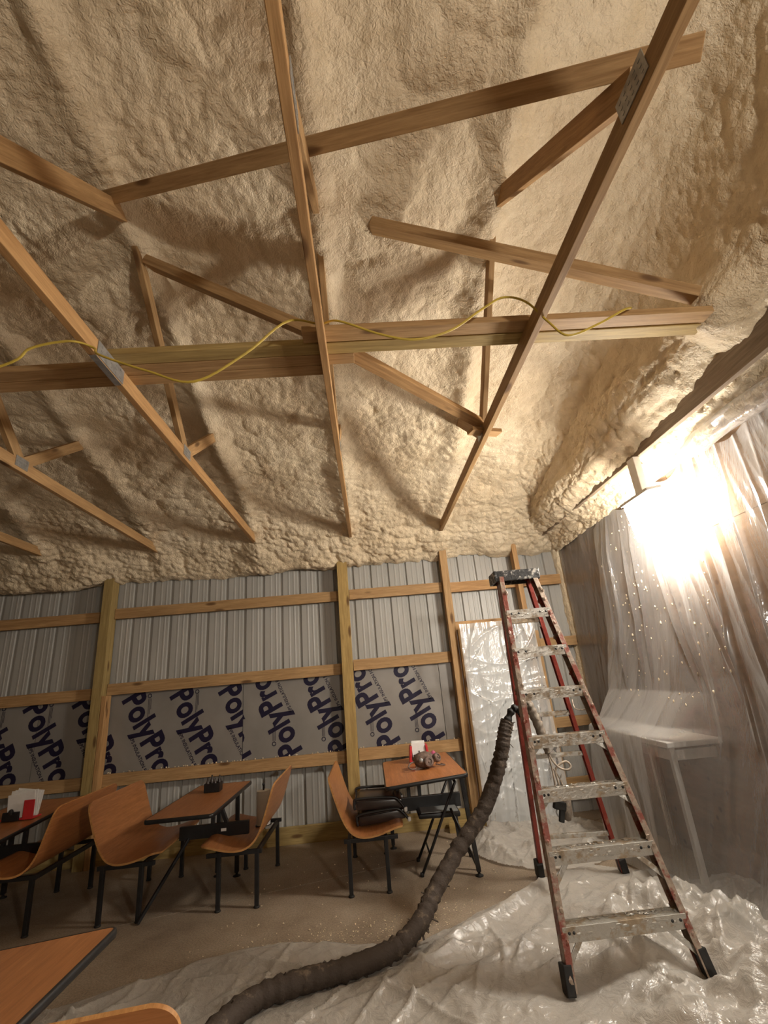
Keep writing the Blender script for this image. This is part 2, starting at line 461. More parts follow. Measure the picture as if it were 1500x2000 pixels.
prof = [(0.45, roof_z(.45)), (4.6, roof_z(4.6)), (5.0, 3.595), (5.3, 3.47), (5.52, 3.34), (5.68, 3.21), (5.80, 3.10), (5.885, 3.03), (5.935, 2.995), (5.985, 2.985)]
pl = [0]
for i in range(1, len(prof)): pl.append(pl[-1] + math.dist(prof[i], prof[i - 1]))
ST = 0.0135
sN = int(pl[-1] / ST); s = np.linspace(0, pl[-1], sN)
py = np.interp(s, pl, [p[0] for p in prof]); pz = np.interp(s, pl, [p[1] for p in prof])
for _ in range(12):
    py[1:-1] = (py[:-2] + 2 * py[1:-1] + py[2:]) / 4; pz[1:-1] = (pz[:-2] + 2 * pz[1:-1] + pz[2:]) / 4
xs = np.arange(-5.6, 2.5, ST)
XX, SS = np.meshgrid(xs, s, indexing='ij')
P = np.stack([XX, np.broadcast_to(py, XX.shape), np.broadcast_to(pz, XX.shape)], -1)
Nn = normals(P); Nn *= np.sign(-Nn[..., 2:3] + 1e-6)
d = lumps(XX, SS)
eave = np.clip((SS - (pl[-1] - 1.3)) / 0.9, 0, 1)
d = d * (1 + 0.9 * eave) - 0.03
for tx in TX:
    w_ = 0.07 + .05 * vn(XX * 0 + tx * 3, SS * 1.2, 55)
    d += (0.055 + 0.05 * (vn(XX * 0 + tx, SS * 1.5, 77) - .3)) * np.exp(-((XX - tx + 0.05 * (vn(SS * .9, XX * 0 + tx, 66) - .5)) / w_) ** 2) * np.clip((5.9 - SS * 0.97) / 1.2, 0.25, 1)
fade = np.clip((pl[-1] - SS) / 0.14, 0.12, 1)
P = P + Nn * (d * fade)[..., None]
# ragged lower edge at the steel
drop = np.clip((SS - (pl[-1] - 0.35)) / 0.35, 0, 1) ** 2
P[..., 2] -= drop * (0.11 * (fbm(xs * 2.2, xs * 0, 91, 4) - .5) + 0.03 * (vn(xs * 18, xs * 0, 95) - .5))[:, None]
ceil = structure(grid_mesh('ceiling', P, M['foam']))
# the rest of the roof, overhead and behind the photographer
xs2 = np.linspace(-9, 2.75, 120); ys2 = np.linspace(-5.2, 0.47, 70)
A, B = np.meshgrid(xs2, ys2, indexing='ij')
P2 = np.stack([A, B, roof_z(B) - 0.02 + 0 * A], -1); P2[..., 2] -= (fbm(A * 2, B * 2, 5, 3) - .5) * .1 * np.clip((.4 - B) / .3, 0, 1)
grid_mesh('ceiling_section', P2, M['foam'], ceil)
xs3 = np.linspace(-9, -5.55, 40); ys3 = np.linspace(0.4, 5.99, 60)
A, B = np.meshgrid(xs3, ys3, indexing='ij')
P3 = np.stack([A, B, np.minimum(roof_z(B), 3.0 + (5.99 - B) * 1.2)], -1)
grid_mesh('ceiling_section', P3, M['foam'], ceil)

# gable foam above the header, curling down to the right wall
gx = [1.55, 1.78, 1.97, 2.09, 2.13, 2.15, 2.22, 2.42, 2.52, 2.59]
gf = [1.06, 1.00, 0.93, 0.78, 0.60, 0.45, 0.34, 0.20, 0.08, 0.0]
ys = np.arange(0.45, 5.98, 0.0135); tl = np.linspace(0, 1, 165)
tx_ = np.interp(tl, np.linspace(0, 1, len(gx)), gx); tf = np.interp(tl, np.linspace(0, 1, len(gx)), gf)
for _ in range(10):
    tx_[1:-1] = (tx_[:-2] + 2 * tx_[1:-1] + tx_[2:]) / 4; tf[1:-1] = (tf[:-2] + 2 * tf[1:-1] + tf[2:]) / 4
YY, TT = np.meshgrid(ys, tl, indexing='ij')
zr = np.maximum(roof_z(ys), 3.62)
P = np.stack([np.broadcast_to(tx_, YY.shape), YY, 3.02 + (zr[:, None] - 3.02) * tf[None, :]], -1)
Nn = normals(P); Nn *= np.sign(-Nn[..., 0:1] + 1e-6)
dz = lumps(YY + 40, TT * 1.9 + 10, 1.0) - .01
dz = dz + (.022 * (1 - np.minimum(worley(YY * 11, TT * 22, 7), 1) ** 2) + .014 * (ridge(YY * 16, TT * 34, 17, 2) - .5)) * np.clip((TT - .35) / .3, 0, 1)
dz = dz + 0.22 * np.exp(-((YY - 2.12) / .20) ** 2 - ((P[..., 2] - 3.50) / .13) ** 2)      # mound round the brace ends
P = P + Nn * (dz * np.clip(TT / .15, 0.2, 1))[..., None]
structure(grid_mesh('wall_right_foam', P, M['foam']))
bpy.data.objects['wall_right_foam'].name = 'trim_1'

# foam bead down the corner between back and right walls
zs = np.arange(0.75, 3.2, 0.014); th = np.linspace(-0.2, PI / 2 + .2, 16)
ZZ, TH = np.meshgrid(zs, th, indexing='ij')
R_ = 0.055 + 0.05 * (fbm(zs * 4, zs * 0, 8, 3)[:, None]) + 0.02 * (1 - worley(ZZ * 12, TH * 3, 6)) + 0.05 * np.clip((ZZ - 2.6) / .5, 0, 1)
R_ = R_ * np.clip((ZZ - 0.7) / .3, .35, 1)
P = np.stack([2.60 - R_ * np.cos(TH) * .75, YW - R_ * np.sin(TH), ZZ], -1)
structure(grid_mesh('trim_2', P, M['foam']))

# ------------------------------------------------------------------ roof trusses
def plate(parent, x, y, z, sy, sz, ang=0.0, side=1):
    """toothed gusset plate on a truss face"""
    g = G(); r = Matrix.Rotation(ang, 3, 'X')
    g.obox((x + side * 0.0215, y, z), (0.0015, sy / 2, sz / 2), r)
    for i in range(-2, 3):
        for j in range(-1, 2):
            p = r @ Vector((0, i * sy / 5.5, j * sz / 3.6))
            g.obox((x + side * .0235, y + p.y, z + p.z), (.001, .006, .0035), r)
    return g.make('gusset_plate', M['galv'], parent)
CZ = 3.295
def truss(x, label, mat='pine', y1=5.75, webs=True, y0=-3.0):
    t = thing('roof_truss', label, 'roof truss', (x, 2.5, 3.25), 'roof trusses over the room')
    board('bottom_chord', (x, y0, CZ), (x, y1, CZ), 0.038, 0.092, M[mat], t)
    if webs:
        yn, zn = 2.17, 4.34
        board('web', (x, yn + .03, zn + .02), (x, 3.2, 3.33), 0.037, 0.088, M['pine'], t, up=(0, 1, .6))
        board('web', (x, yn - .06, zn + .03), (x, 0.96, 3.36), 0.037, 0.10, M['pine'], t, up=(0, -1, 1))
        board('web', (x, 3.24, 3.33), (x, 3.98, 3.90), 0.036, 0.085, M['pine'], t, up=(0, -1, 1))
        for sd in (1, -1):
            plate(t, x, 3.21, 3.315, .13, .08, 0, sd); plate(t, x, 0.95, 3.33, .16, .09, 0, sd)
    return t
tA = truss(TX[3], 'pine roof truss running overhead in the middle, left of the near diagonal board')
tB = truss(TX[4], 'pine roof truss on the right, its web joining at the top right gusset', y1=5.55)
tC = truss(TX[2], 'pine roof truss with a metal splice plate where it crosses the flat boards')
tD = truss(TX[1], 'pine roof truss at left whose chord ends above the left wall post')
tE = truss(TX[0], 'pine roof truss furthest left, only its chord end in view')
for sd in (1, -1): plate(tC, TX[2], 2.12, CZ, .26, .085, 0, sd)
g = G(); g.box(TX[2] - .018, TX[2] + .018, 1.99, 2.25, CZ - .0485, CZ - .0465); g.make('gusset_plate', M['galv'], tC)
hd = thing('gable_chord', 'dark weathered timber along the right wall under the foam', 'timber', (2.35, 3, 3.13))
board('chord_board', (2.33, 0.2, 3.225), (2.33, 5.72, 3.225), 0.040, 0.19, M['pine_dark'], hd)
board('wood_scrap', (2.36, 3.55, 3.12), (2.57, 3.60, 3.07), 0.07, 0.014, M['pine_dark'], hd)
board('wood_scrap', (2.35, 3.98, 3.13), (2.53, 3.97, 3.10), 0.06, 0.012, M['pine_dark'], hd)
board('wood_scrap', (2.36, 4.75, 3.12), (2.55, 4.72, 3.06), 0.05, 0.012, M['pine_dark'], hd)

# loose braces
def brace(label, p0, p1, w, h, mat='pine', up=(0, 0, 1), ch=.003):
    o = board('brace_board', p0, p1, w, h, M[mat], None, up, ch)
    return tag(o, label, 'board')
ZB = 3.341
brace('flat knotty board lying on the chords, nearest of the flat boards on the right', (-0.235, 2.055, ZB + .019), (2.03, 2.055, ZB + .019), .089, .038)
brace('greenish flat board lying behind the knotty one, across three chords', (-1.34, 2.152, ZB + .019), (2.05, 2.160, ZB + .019), .089, .038, 'pine_green')
brace('tan flat board on the chords, ending beside the middle truss', (-5.2, 2.247, ZB + .019), (0.035, 2.249, ZB + .019), .089, .038)
brace('brownish flat board furthest from the camera on the left chords', (-5.2, 2.342, ZB + .019), (-0.12, 2.342, ZB + .019), .089, .038)
brace('long diagonal board from the left foam up to the top right gusset', (-1.32, 1.98, 4.34), (1.22, 0.90, 3.44), .075, .098, up=(0, .6, 1))
brace('diagonal board crossing the right truss web down to the gable foam', (0.21, 2.19, 4.30), (1.98, 2.03, 3.47), .060, .098, up=(0, 1, .35))
brace('sloping split board from the middle truss to the right truss node', (-0.02, 2.24, 3.40), (1.05, 3.215, 3.375), .085, .038)
brace('short board stub poking past the right truss node', (0.88, 3.12, 3.30), (1.13, 3.21, 3.315), .085, .03)
brace('diagonal board behind the flat boards, from the left foam down rightward', (-1.26, 2.36, 4.27), (-0.12, 2.16, 3.42), .06, .10, up=(0, 1, .4))

# yellow cable draped over chords
g = G()
W = [(0, 0)]
wp = [(-2.2, 1.87, 2.95), (-1.60, 1.86, 3.105), (-1.477, 1.85, 3.188), (-1.318, 1.87, 3.235), (-1.24, 1.93, 3.24), (-1.168, 1.87, 3.145), (-0.925, 1.85, 3.023), (-0.712, 1.85, 2.953), (-0.48, 1.85, 3.095), (-0.285, 1.86, 3.278),
      (-0.135, 1.97, 3.352), (-0.036, 1.87, 3.275), (0.157, 1.85, 3.167), (0.327, 1.85, 3.123), (0.509, 1.85, 3.166), (0.679, 1.85, 3.282), (0.812, 1.87, 3.371), (0.94, 1.90, 3.362), (1.018, 1.88, 3.213), (1.084, 1.85, 3.099), (1.256, 1.86, 3.166), (1.457, 1.92, 3.30), (1.56, 2.0, 3.38)]
def catmull(pts, n=8):
    pts = [Vector(p) for p in pts]; out = []
    for i in range(len(pts) - 1):
        a = pts[max(i - 1, 0)]; b = pts[i]; c = pts[i + 1]; d_ = pts[min(i + 2, len(pts) - 1)]
        for k in range(n):
            t = k / n
            out.append(0.5 * ((2 * b) + (c - a) * t + (2 * a - 5 * b + 4 * c - d_) * t * t + (3 * b - a - 3 * c + d_) * t ** 3))
    out.append(pts[-1]); return out
g.tube(catmull(wp, 7), 0.0058, 8)
tag(g.make('electric_cable', M['yellow_wire'], smooth=True), 'thin yellow electric cable drooping along the flat boards', 'cable')

# ------------------------------------------------------------------ posts, girts, boards of the back wall
def post(label, x0, x1, y0, y1, z1, mat='pine_green'):
    o = board('wall_post', ((x0 + x1) / 2, (y0 + y1) / 2, 0.0), ((x0 + x1) / 2, (y0 + y1) / 2, z1), y1 - y0, x1 - x0, M[mat], None, up=(1, 0, 0))
    return tag(o, label, 'post')
post('thick wall post at left, between the two printed board bays', -3.185, -3.075, 5.80, 5.95, 3.25)
o_ = board('wall_post', (-3.045, 5.86, 0), (-3.045, 5.86, 1.67), .12, .05, M['pine'], None, up=(1, 0, 0)); tag(o_, 'short pine stud nailed beside the left wall post', 'post')
post('square post in the middle of the back wall behind the bench', -0.332, -0.205, 5.80, 5.94, 3.28)
post('tall narrow stud left of the covered door, beside the end table', 0.985, 1.075, 5.82, 5.95, 3.26, 'pine')
o_ = board('wall_post', (1.105, 5.80, 0), (1.105, 5.80, 2.06), .09, .045, M['pine'], None, up=(1, 0, 0)); tag(o_, 'pale door jamb stud edging the left side of the plastic covered door', 'post')
post('pine post behind the ladder top, right of the covered door', 1.925, 1.985, 5.80, 5.93, 3.24, 'pine')
o_ = board('wall_post', (2.045, 5.86, 0), (2.045, 5.86, 1.98), .08, .06, M['pine'], None, up=(1, 0, 0)); tag(o_, 'door jamb stud seen through the ladder right of the covered door', 'post')

def girt(label, x0, x1, z, h=.125, y=5.92, mat='pine'):
    o = board('wall_girt', (x0, y, z), (x1, y, z), .038, h, M[mat], None)
    return tag(o, label, 'rail board')
YG = 5.93
girt('top rail of the long left bay, between left post and middle post', -3.07, -0.335, 2.607)
girt('top rail between middle post and door stud', -0.2, 0.98, 2.612)
girt('top rail behind the ladder top, reaching the right corner', 1.08, 2.52, 2.60)
girt('rail above the printed boards in the long left bay', -3.07, -0.335, 1.735)
girt('rail above the printed board right of the middle post', -0.2, 0.98, 1.765)
girt('rail below the printed boards in the long left bay', -3.02, -0.335, 0.79)
girt('rail below the printed board, behind the end table', -0.2, 0.98, 0.80)
girt('top rail in the leftmost bay, left of the thick post', -8.9, -3.19, 2.58)
girt('rail above the boards in the leftmost bay', -8.9, -3.19, 1.70)
girt('rail below the boards in the leftmost bay, in shade', -8.9, -3.19, 0.78)
girt('door header rail over the plastic covered door', 1.08, 1.92, 2.12, .10)
girt('short rail between ladder and right corner at head height', 2.0, 2.56, 1.83, .11)
girt('low short rail seen through the ladder beside the counter', 2.08, 2.56, .93, .11)
girt('bottom short board at the right corner behind the ladder', 2.08, 2.56, .28, .16)
sk = board('baseboard_back', (-8.9, 5.95, 0.08), (1.0, 5.95, 0.08), .06, .16, M['pine_green'], None); structure(sk)
tag(board('wood_offcut', (0.72, 5.80, .045), (1.15, 5.72, .045), .14, .09, M['pine_green']), 'greenish timber offcut on the floor under the end table', 'wood')
tag(board('wood_offcut', (0.98, 5.70, .03), (1.30, 5.62, .03), .09, .04, M['pine_dark']), 'small dark timber scrap at the foot of the door stud', 'wood')

# foam boards with printing -------------------------------------------------
def text_mesh(txt, size, offset):
    cu = bpy.data.curves.new('t', 'FONT'); cu.body = txt; cu.size = size; cu.offset = offset; cu.resolution_u = 4
    cu.space_character = 1.02
    o = bpy.data.objects.new('t', cu); COL.objects.link(o)
    dg = bpy.context.evaluated_depsgraph_get(); dg.update()
    me = bpy.data.meshes.new_from_object(o.evaluated_get(dg))
    bpy.data.objects.remove(o); bpy.data.curves.remove(cu); return me
TM = {}
def lettering(name, parent, txt, start, ang, length, size_ratio, x0, x1, z0, z1, y, off=0.0):
    """flat printed word starting at (x,z), baseline turned by ang; cut off at the board's edges"""
    key = txt
    if key not in TM: TM[key] = text_mesh(txt, 1.0, off)
    src = TM[key]; xsv = [v.co.x for v in src.vertices]; w_ = max(xsv) - min(xsv)
    k = length / w_; ky = k * size_ratio
    ca, sa = math.cos(ang), math.sin(ang); base = wloc(parent)
    bm = bmesh.new(); bm.from_mesh(src)
    for v in bm.verts:
        px, pz = (v.co.x - min(xsv)) * k, v.co.y * ky
        v.co = Vector((start[0] + px * ca - pz * sa, y, start[1] + px * sa + pz * ca))
    for co, no in (((x0, 0, 0), (-1, 0, 0)), ((x1, 0, 0), (1, 0, 0)), ((0, 0, z0), (0, 0, -1)), ((0, 0, z1), (0, 0, 1))):
        bmesh.ops.bisect_plane(bm, geom=bm.verts[:] + bm.edges[:] + bm.faces[:], plane_co=co, plane_no=no, clear_outer=True)
    if len(bm.faces) == 0: bm.free(); return None
    bmesh.ops.translate(bm, verts=bm.verts, vec=-base)
    me = bpy.data.meshes.new(name); bm.to_mesh(me); bm.free(); me.materials.append(M['navy'])
    o = bpy.data.objects.new(name, me); COL.objects.link(o); o.parent = parent; WL[o] = base
    return o
def foam_board(label, x0, x1, words, ang, flip):
    z0, z1 = 0.80, 1.74
    t = thing('foam_board', label, 'insulation board', ((x0 + x1) / 2, 5.965, z0))
    g = G(); g.box(x0 + .003, x1 - .003, 5.952, 5.976, z0, z1); g.make('facer', M['facer'], t)
    yp = 5.9505
    sgn = -1 if flip else 1
    for (sx, sz) in words:
        lettering('lettering', t, 'PolyPro', (sx, sz), ang, 0.95, 1.22, x0, x1, z0, z1, yp, 0.032)
        # small line under the word and a fine print column between words
        ux, uz = math.cos(ang), math.sin(ang); nx, nz = -uz, ux
        lettering('lettering', t, 'EPS INSULATION FOAM', (sx + ux * .42 - nx * .085, sz + uz * .42 - nz * .085), ang, 0.5, 1.15, x0, x1, z0, z1, yp, 0.02)
        cx_, cz_ = sx + sgn * .30 + (0.0 if not flip else 0), (1.60 if not flip else 1.02)
        if x0 + .05 < cx_ < x1 - .05:
            g = G()
            for i, (hh, dx) in enumerate(((.20, 0), (.17, .014), (.12, .028))):
                zz0 = cz_ - hh if not flip else cz_
                g.box(cx_ + dx * sgn, cx_ + dx * sgn + .0045, yp - .0004, yp, zz0, zz0 + hh)
            zc = cz_ + .028 * sgn
            ring = [(cx_ + .012 * sgn + .020 * math.cos(a), yp, zc + .020 * math.sin(a)) for a in np.linspace(0, 2 * PI, 15)]
            g.tube(ring, .0045, 5, False)
            fp = g.make('fine_print', M['navy'], t); fp['kind'] = 'stuff'
    return t
AL = math.atan2(-.782, .41); AR = math.atan2(.758, -.344)
dn = lambda x: (x, 1.60)
foam_board('printed silver foam board at the far left edge, left of the seam', -6.27, -3.835, [dn(-5.1), dn(-4.55), dn(-4.02)], AL, False)
foam_board('printed silver foam board behind the left post, lettering reading downward', -3.835, -1.515, [dn(-4.02), dn(-3.47), dn(-2.905), dn(-2.36), dn(-1.80)], AL, False)
upw = lambda x: (x, 0.905)
foam_board('printed silver foam board behind the middle post, lettering upside down', -1.515, 0.82, [upw(-1.42), upw(-.845), upw(-.28), upw(.28), upw(.80)], AR, True)
foam_board('narrow strip of plain silver foam board beside the door stud', 0.82, 1.01, [], AR, True)

# small foam crumbs on girts and floor
g = G(); rr = random.Random(3)
for i in range(90):
    xx = rr.uniform(-3.0, 1.0)
    if -0.36 < xx < -.18: continue
    sz = rr.uniform(.003, .010); g.blob((xx, rr.uniform(5.905, 5.935), (.857 if xx < -.3 else .866) + sz * .5), (sz, sz, sz), i, .2, 1)
for i in range(420):
    u = rr.gauss(0, 1); xx = -.1 + .45 * u; y_ = 3.85 + .12 * rr.gauss(0, 1) + .25 * max(0, xx)
    sz = rr.uniform(.002, .0055); g.blob((xx, y_, sz * .5), (sz, sz, sz * .7), i, .2, 1)
for i in range(70):
    xx = rr.uniform(-1.2, 1.0); y_ = rr.uniform(3.9, 5.6); sz = rr.uniform(.003, .008); g.blob((xx, y_, sz * .5), (sz, sz, sz * .7), i, .2, 1)
tag(g.make('foam_crumbs', M['foam']), 'cream foam crumbs scattered on the concrete and the low rails', 'foam crumbs', kind='stuff')

# ------------------------------------------------------------------ door under plastic
dr = structure(thing('door_1', 'x', 'x', (1.5, 5.97, 0)))
for k_ in ('label', 'category'): del dr[k_]
g = G(); g.box(1.14, 1.90, 5.955, 5.985, 0.0, 2.03, .004); g.make('door_leaf', M['door'], dr)
for (a, b, c, d_) in ((1.22, 1.47, 1.15, 1.92), (1.57, 1.82, 1.15, 1.92), (1.22, 1.47, .2, 1.0), (1.57, 1.82, .2, 1.0)):
    g = G()
    for (p, q) in (((a, c), (b, c)), ((b, c), (b, d_)), ((b, d_), (a, d_)), ((a, d_), (a, c))):
        g.bar((p[0], 5.954, p[1]), (q[0], 5.954, q[1]), .012, .012, (0, 1, 0), .003)
    g.make('panel_moulding', M['door'], dr)
g = G(); g.lathe((1.84, 5.955, .98), [(.012, 0), (.012, .03), (.026, .045), (.028, .06), (.018, .072), (.002, .074)], 16, Matrix.Rotation(PI / 2, 3, 'X')); g.make('door_knob', M['galv'], dr, True)

# ------------------------------------------------------------------ plastic sheeting
def creases(A, B, xr, yr, seed, n):
    """long sharp folds of stiff film"""
    h = np.zeros_like(A); rs = np.random.RandomState(seed)
    for k in range(n):
        x0 = rs.uniform(*xr); y0 = rs.uniform(*yr); a = rs.normal(.55, .55); L = rs.uniform(.10, .55); am = rs.uniform(.006, .034); w1 = rs.uniform(.005, .016); w2 = rs.uniform(.012, .06)
        u = (A - x0) * math.cos(a) + (B - y0) * math.sin(a); v = -(A - x0) * math.sin(a) + (B - y0) * math.cos(a) + .06 * np.sin(u * 5 + k)
        w = np.where(v > 0, w1, w2)
        h = h + am * np.exp(-np.abs(v) / w) * np.clip(1.3 - np.abs(u) / L, 0, 1)
    return h
def plastic_door():
    us = np.linspace(0, 1, 110); vs = np.linspace(0, 1, 230)
    U, V = np.meshgrid(us, vs, indexing='ij')
    x_ = 1.10 + .90 * U + .03 * (V) * (U - .5)
    z_ = 2.10 * (1 - V) + .02
    y_ = 5.76 - .10 * V - .02
    fold = ridge(U * 7 + .8 * V, V * 1.2, 5, 3); tension = np.exp(-V * 5) * (ridge(U * 9 - (U - .2) * V * 6, V * 2, 15, 3) - .6) * .03
    y_ = y_ + (fold - .6) * .030 * (0.4 + V) + tension * .8 + creases(x_, z_, (1.1, 2.0), (0, 2.1), 77, 70) * -.55
    return grid_mesh('plastic_sheet', np.stack([x_, y_, z_], -1), M['film_door'])
tag(plastic_door(), 'milky plastic sheet hanging over the door in the back wall', 'plastic sheet')

def crumple(A, B, f, seed):
    h = 0; rs = np.random.RandomState(seed)
    for k in range(5):
        a = rs.rand() * PI; ff = f * (0.7 + 1.1 * rs.rand())
        u = (A * math.cos(a) + B * math.sin(a)) * ff + 1.1 * fbm(A * f * .7, B * f * .7, seed + k, 2) + rs.rand()
        t = np.abs(u - np.floor(u) - .5) * 2
        h = h + t * (.6 + .8 * vn(A * f * .5, B * f * .5, seed + 30 + k))
    return h / 5
def heap(name, label, poly_fn, xr, yr, hmax, mat, seed, st=.013, freq=4.0, base=.012, extra=None, cr=1.0, ncr=60):
    xs_ = np.arange(xr[0], xr[1], st); ys_ = np.arange(yr[0], yr[1], st)
    A, B = np.meshgrid(xs_, ys_, indexing='ij')
    wx = A + .12 * (fbm(A * 3, B * 3, seed + 1, 2) - .5); wy = B + .12 * (fbm(A * 3, B * 3, seed + 2, 2) - .5)
    r1 = ridge(wx * freq * .55, wy * freq * .55, seed, 2); r2 = ridge(wx * freq * 1.5 + 3, wy * freq * 1.1, seed + 9, 3)
    inside = poly_fn(A, B)
    dist = np.clip(inside / .10, 0, 1)
    h = base + hmax * .6 * (np.clip((r1 - .45) / .55, 0, 1) ** 2.2 * .75 + np.clip((r2 - .5) / .5, 0, 1) ** 1.8 * .28)
    h = h + cr * (.050 * crumple(A, B, freq * .62, seed + 4) + .005 * crumple(A, B, freq * 2.1, seed + 8))
    h = h + creases(A, B, xr, yr, seed, ncr)
    if extra is not None: h = h + extra(A, B)
    h = .004 + h * (.25 + .75 * dist)
    for (fx, fy) in ((.89, 3.0), (1.62, 3.0), (1.22, 4.43), (1.86, 4.35), (2.19, 3.83)):
        h = .004 + (h - .004) * (1 - .93 * np.exp(-((A - fx) ** 2 + (B - fy) ** 2) / .022))
    hose_d = np.min([np.hypot(A - hx_, B - hy_) for hx_, hy_ in ((-.9, 2.95), (-.82, 3.1), (-.74, 3.2), (-.62, 3.27), (-.5, 3.31), (-.37, 3.34), (-.25, 3.37), (-.12, 3.42), (.02, 3.48), (.12, 3.55))], axis=0)
    h = .004 + (h - .004) * (1 - .9 * np.exp(-(hose_d / .10) ** 2))
    inn = inside > 0
    keep = inn[:-1, :-1] & inn[1:, :-1] & inn[1:, 1:] & inn[:-1, 1:]
    o = grid_mesh(name, np.stack([A, B, h], -1), mat, None, keep)
    return tag(o, label, 'plastic sheet')
def in_puddle(A, B):
    e = .05 * (fbm(A * 4, B * 4, 51, 3) - .5)
    return np.minimum.reduce([1 - np.hypot((A - 1.5) / .72, (B - 5.25) / .74), 0 * A + 1]) * .5 + e
heap('plastic_sheet', 'crumpled puddle of plastic on the floor below the covered door', in_puddle, (.75, 2.3), (4.45, 5.98), .11, M['film_floor'], 60, .012, 6.0, .012, None, .9)
bx_ = [-2.2, -1.9, -1.2, -.685, -.2, .116, .29, .6, .9, 1.24, 1.7, 1.95, 2.25, 2.5]
by_ = [3.30, 3.45, 3.78, 3.90, 3.735, 3.634, 3.746, 3.95, 4.10, 4.42, 4.52, 4.40, 4.1, 4.0]
def in_floor(A, B):
    e = .06 * (fbm(A * 3, B * 3, 71, 3) - .5)
    return np.minimum.reduce([np.interp(A, bx_, by_) + e - B, (A + 2.1 + e), (2.52 - A)])
def bunch(A, B):
    # heavy bunched folds toward the near right, a ridge running from the hose to the ladder
    w1 = np.clip((A - 1.0) / .7, 0, 1) * np.clip((4.1 - B) / .5, 0, 1)
    r = ridge(A * 2.0 + B * 1.1, B * 1.6 - A * .5, 88, 3)
    k = w1 * (.07 * np.clip((r - .45) / .5, 0, 1) ** 1.3 + .20 * np.clip(crumple(A, B, 1.9, 5) * 1.7 - .55, 0, 1) + .07 * np.clip(crumple(A, B, 4.5, 15) * 1.7 - .6, 0, 1))
    line = np.abs((B - 3.45) - (A - .2) * .75) 
    k += .06 * np.exp(-(line / .07) ** 2) * np.clip((A - .1) / .3, 0, 1) * np.clip((1.5 - A) / .3, 0, 1)
    # keep flat where the ladder feet and counter leg stand
    for (fx, fy) in ((.89, 3.02), (1.63, 3.02), (1.22, 4.43), (1.86, 4.35)):
        k *= 1 - .9 * np.exp(-(((A - fx) ** 2 + (B - fy) ** 2) / .012))
    return k
heap('plastic_sheet', 'large crumpled plastic drop sheet on the floor under the ladder', in_floor, (-2.15, 2.52), (1.3, 4.6), .06, M['film_floor'], 40, .0115, 3.2, .008, bunch, .45, 300)

# sheet hung down the right wall and over the counter
def drape():
    ys_ = np.linspace(0.9, 4.86, 620); vs = np.linspace(0, 1, 300)
    Yv, V = np.meshgrid(ys_, vs, indexing='ij')
    z_ = 3.02 * (1 - V) + .015
    top = 2.555
    # distance the sheet stands off the wall (x), blended between heights
    onT = 1 / (1 + np.exp(-(Yv - 3.62) / .06))                    # over the counter
    xt_table = np.interp(z_, [0, .5, .93, 1.0, 1.06, 1.3, 1.9, 2.6, 3.03], [1.97, 2.03, 2.07, 2.085, 2.20, 2.36, 2.45, 2.505, top])
    xt_free = np.interp(z_, [0, .4, .9, 1.4, 2.0, 2.6, 3.03], [2.12, 2.25, 2.36, 2.43, 2.47, 2.51, top])
    x_ = xt_table * onT + xt_free * (1 - onT)
    lean = np.clip((1.0 - z_) / 1.0, 0, 1)
    amp = .012 + .035 * np.clip(V * 1.5, 0, 1)
    # tension folds fanning from the hanging points toward the counter corner
    q = Yv + (Yv - 3.7) * (-.55) * np.clip(1 - np.abs(z_ - 1.0) / 2.0, 0, 1)
    f = ridge(q * 3.2 + .15 * z_, z_ * .25 + 3, 21, 3); f2 = ridge(q * 8.5, z_ * .4, 29, 2)
    x_ = x_ - amp * ((f - .55) * 1.6 + (f2 - .55) * .6)
    rr_ = np.random.RandomState(4)
    for k in range(20):
        y0 = 1.3 + 3.45 * (k + rr_.rand() * .8) / 20; ln = -.04 - .2 * rr_.rand() * (1 if y0 < 4 else -.3); a = .018 + .035 * rr_.rand(); wd = .010 + .012 * rr_.rand()
        yc = y0 + ln * (3.0 - z_) + .02 * np.sin(z_ * 3 + k); z0_ = rr_.uniform(-.3, 1.4) if y0 < 3.5 else 1.25; z1_ = rr_.uniform(2.4, 3.2)
        x_ = x_ - a * np.exp(-((Yv - yc) / wd) ** 2) * np.clip((z_ - z0_) / .5, 0, 1) * np.clip((z1_ - z_) / .4, 0.15, 1)
    y_ = Yv + .07 * np.clip((Yv - 4.0), 0, 1) * np.clip(1 - np.abs(z_ - .9) / .9, 0, 1) + .02 * (fbm(z_ * 2, Yv * 2, 33, 2) - .5)
    # scallop where the top is tied up
    z_ = z_ - .10 * (1 - V) ** 6 * (0.5 + .5 * np.cos(Yv * 9.0)) 
    return grid_mesh('plastic_sheet', np.stack([np.minimum(x_, 2.585), y_, z_], -1), M['film_wall'])
DR = drape()
tag(DR, 'clear plastic sheet draped down the right wall and over the counter', 'plastic sheet')
dv = np.empty(len(DR.data.vertices) * 3, dtype=np.float32); DR.data.vertices.foreach_get('co', dv); dv = dv.reshape(-1, 3)
cand = np.where((dv[:, 1] > 3.2) & (dv[:, 1] < 4.75) & (dv[:, 2] > 1.2) & (dv[:, 2] < 2.9))[0]
g = G(); rr = random.Random(12)
for i in range(170):
    p = dv[cand[rr.randrange(len(cand))]]; sz = rr.uniform(.0025, .007); g.blob((p[0] - sz * .5, p[1], p[2]), (sz, sz, sz * rr.uniform(1, 2.5)), i, .2, 1)
tag(g.make('foam_spatter', M['foam']), 'small pale foam specks spattered on the hanging clear plastic', 'foam specks', kind='stuff')
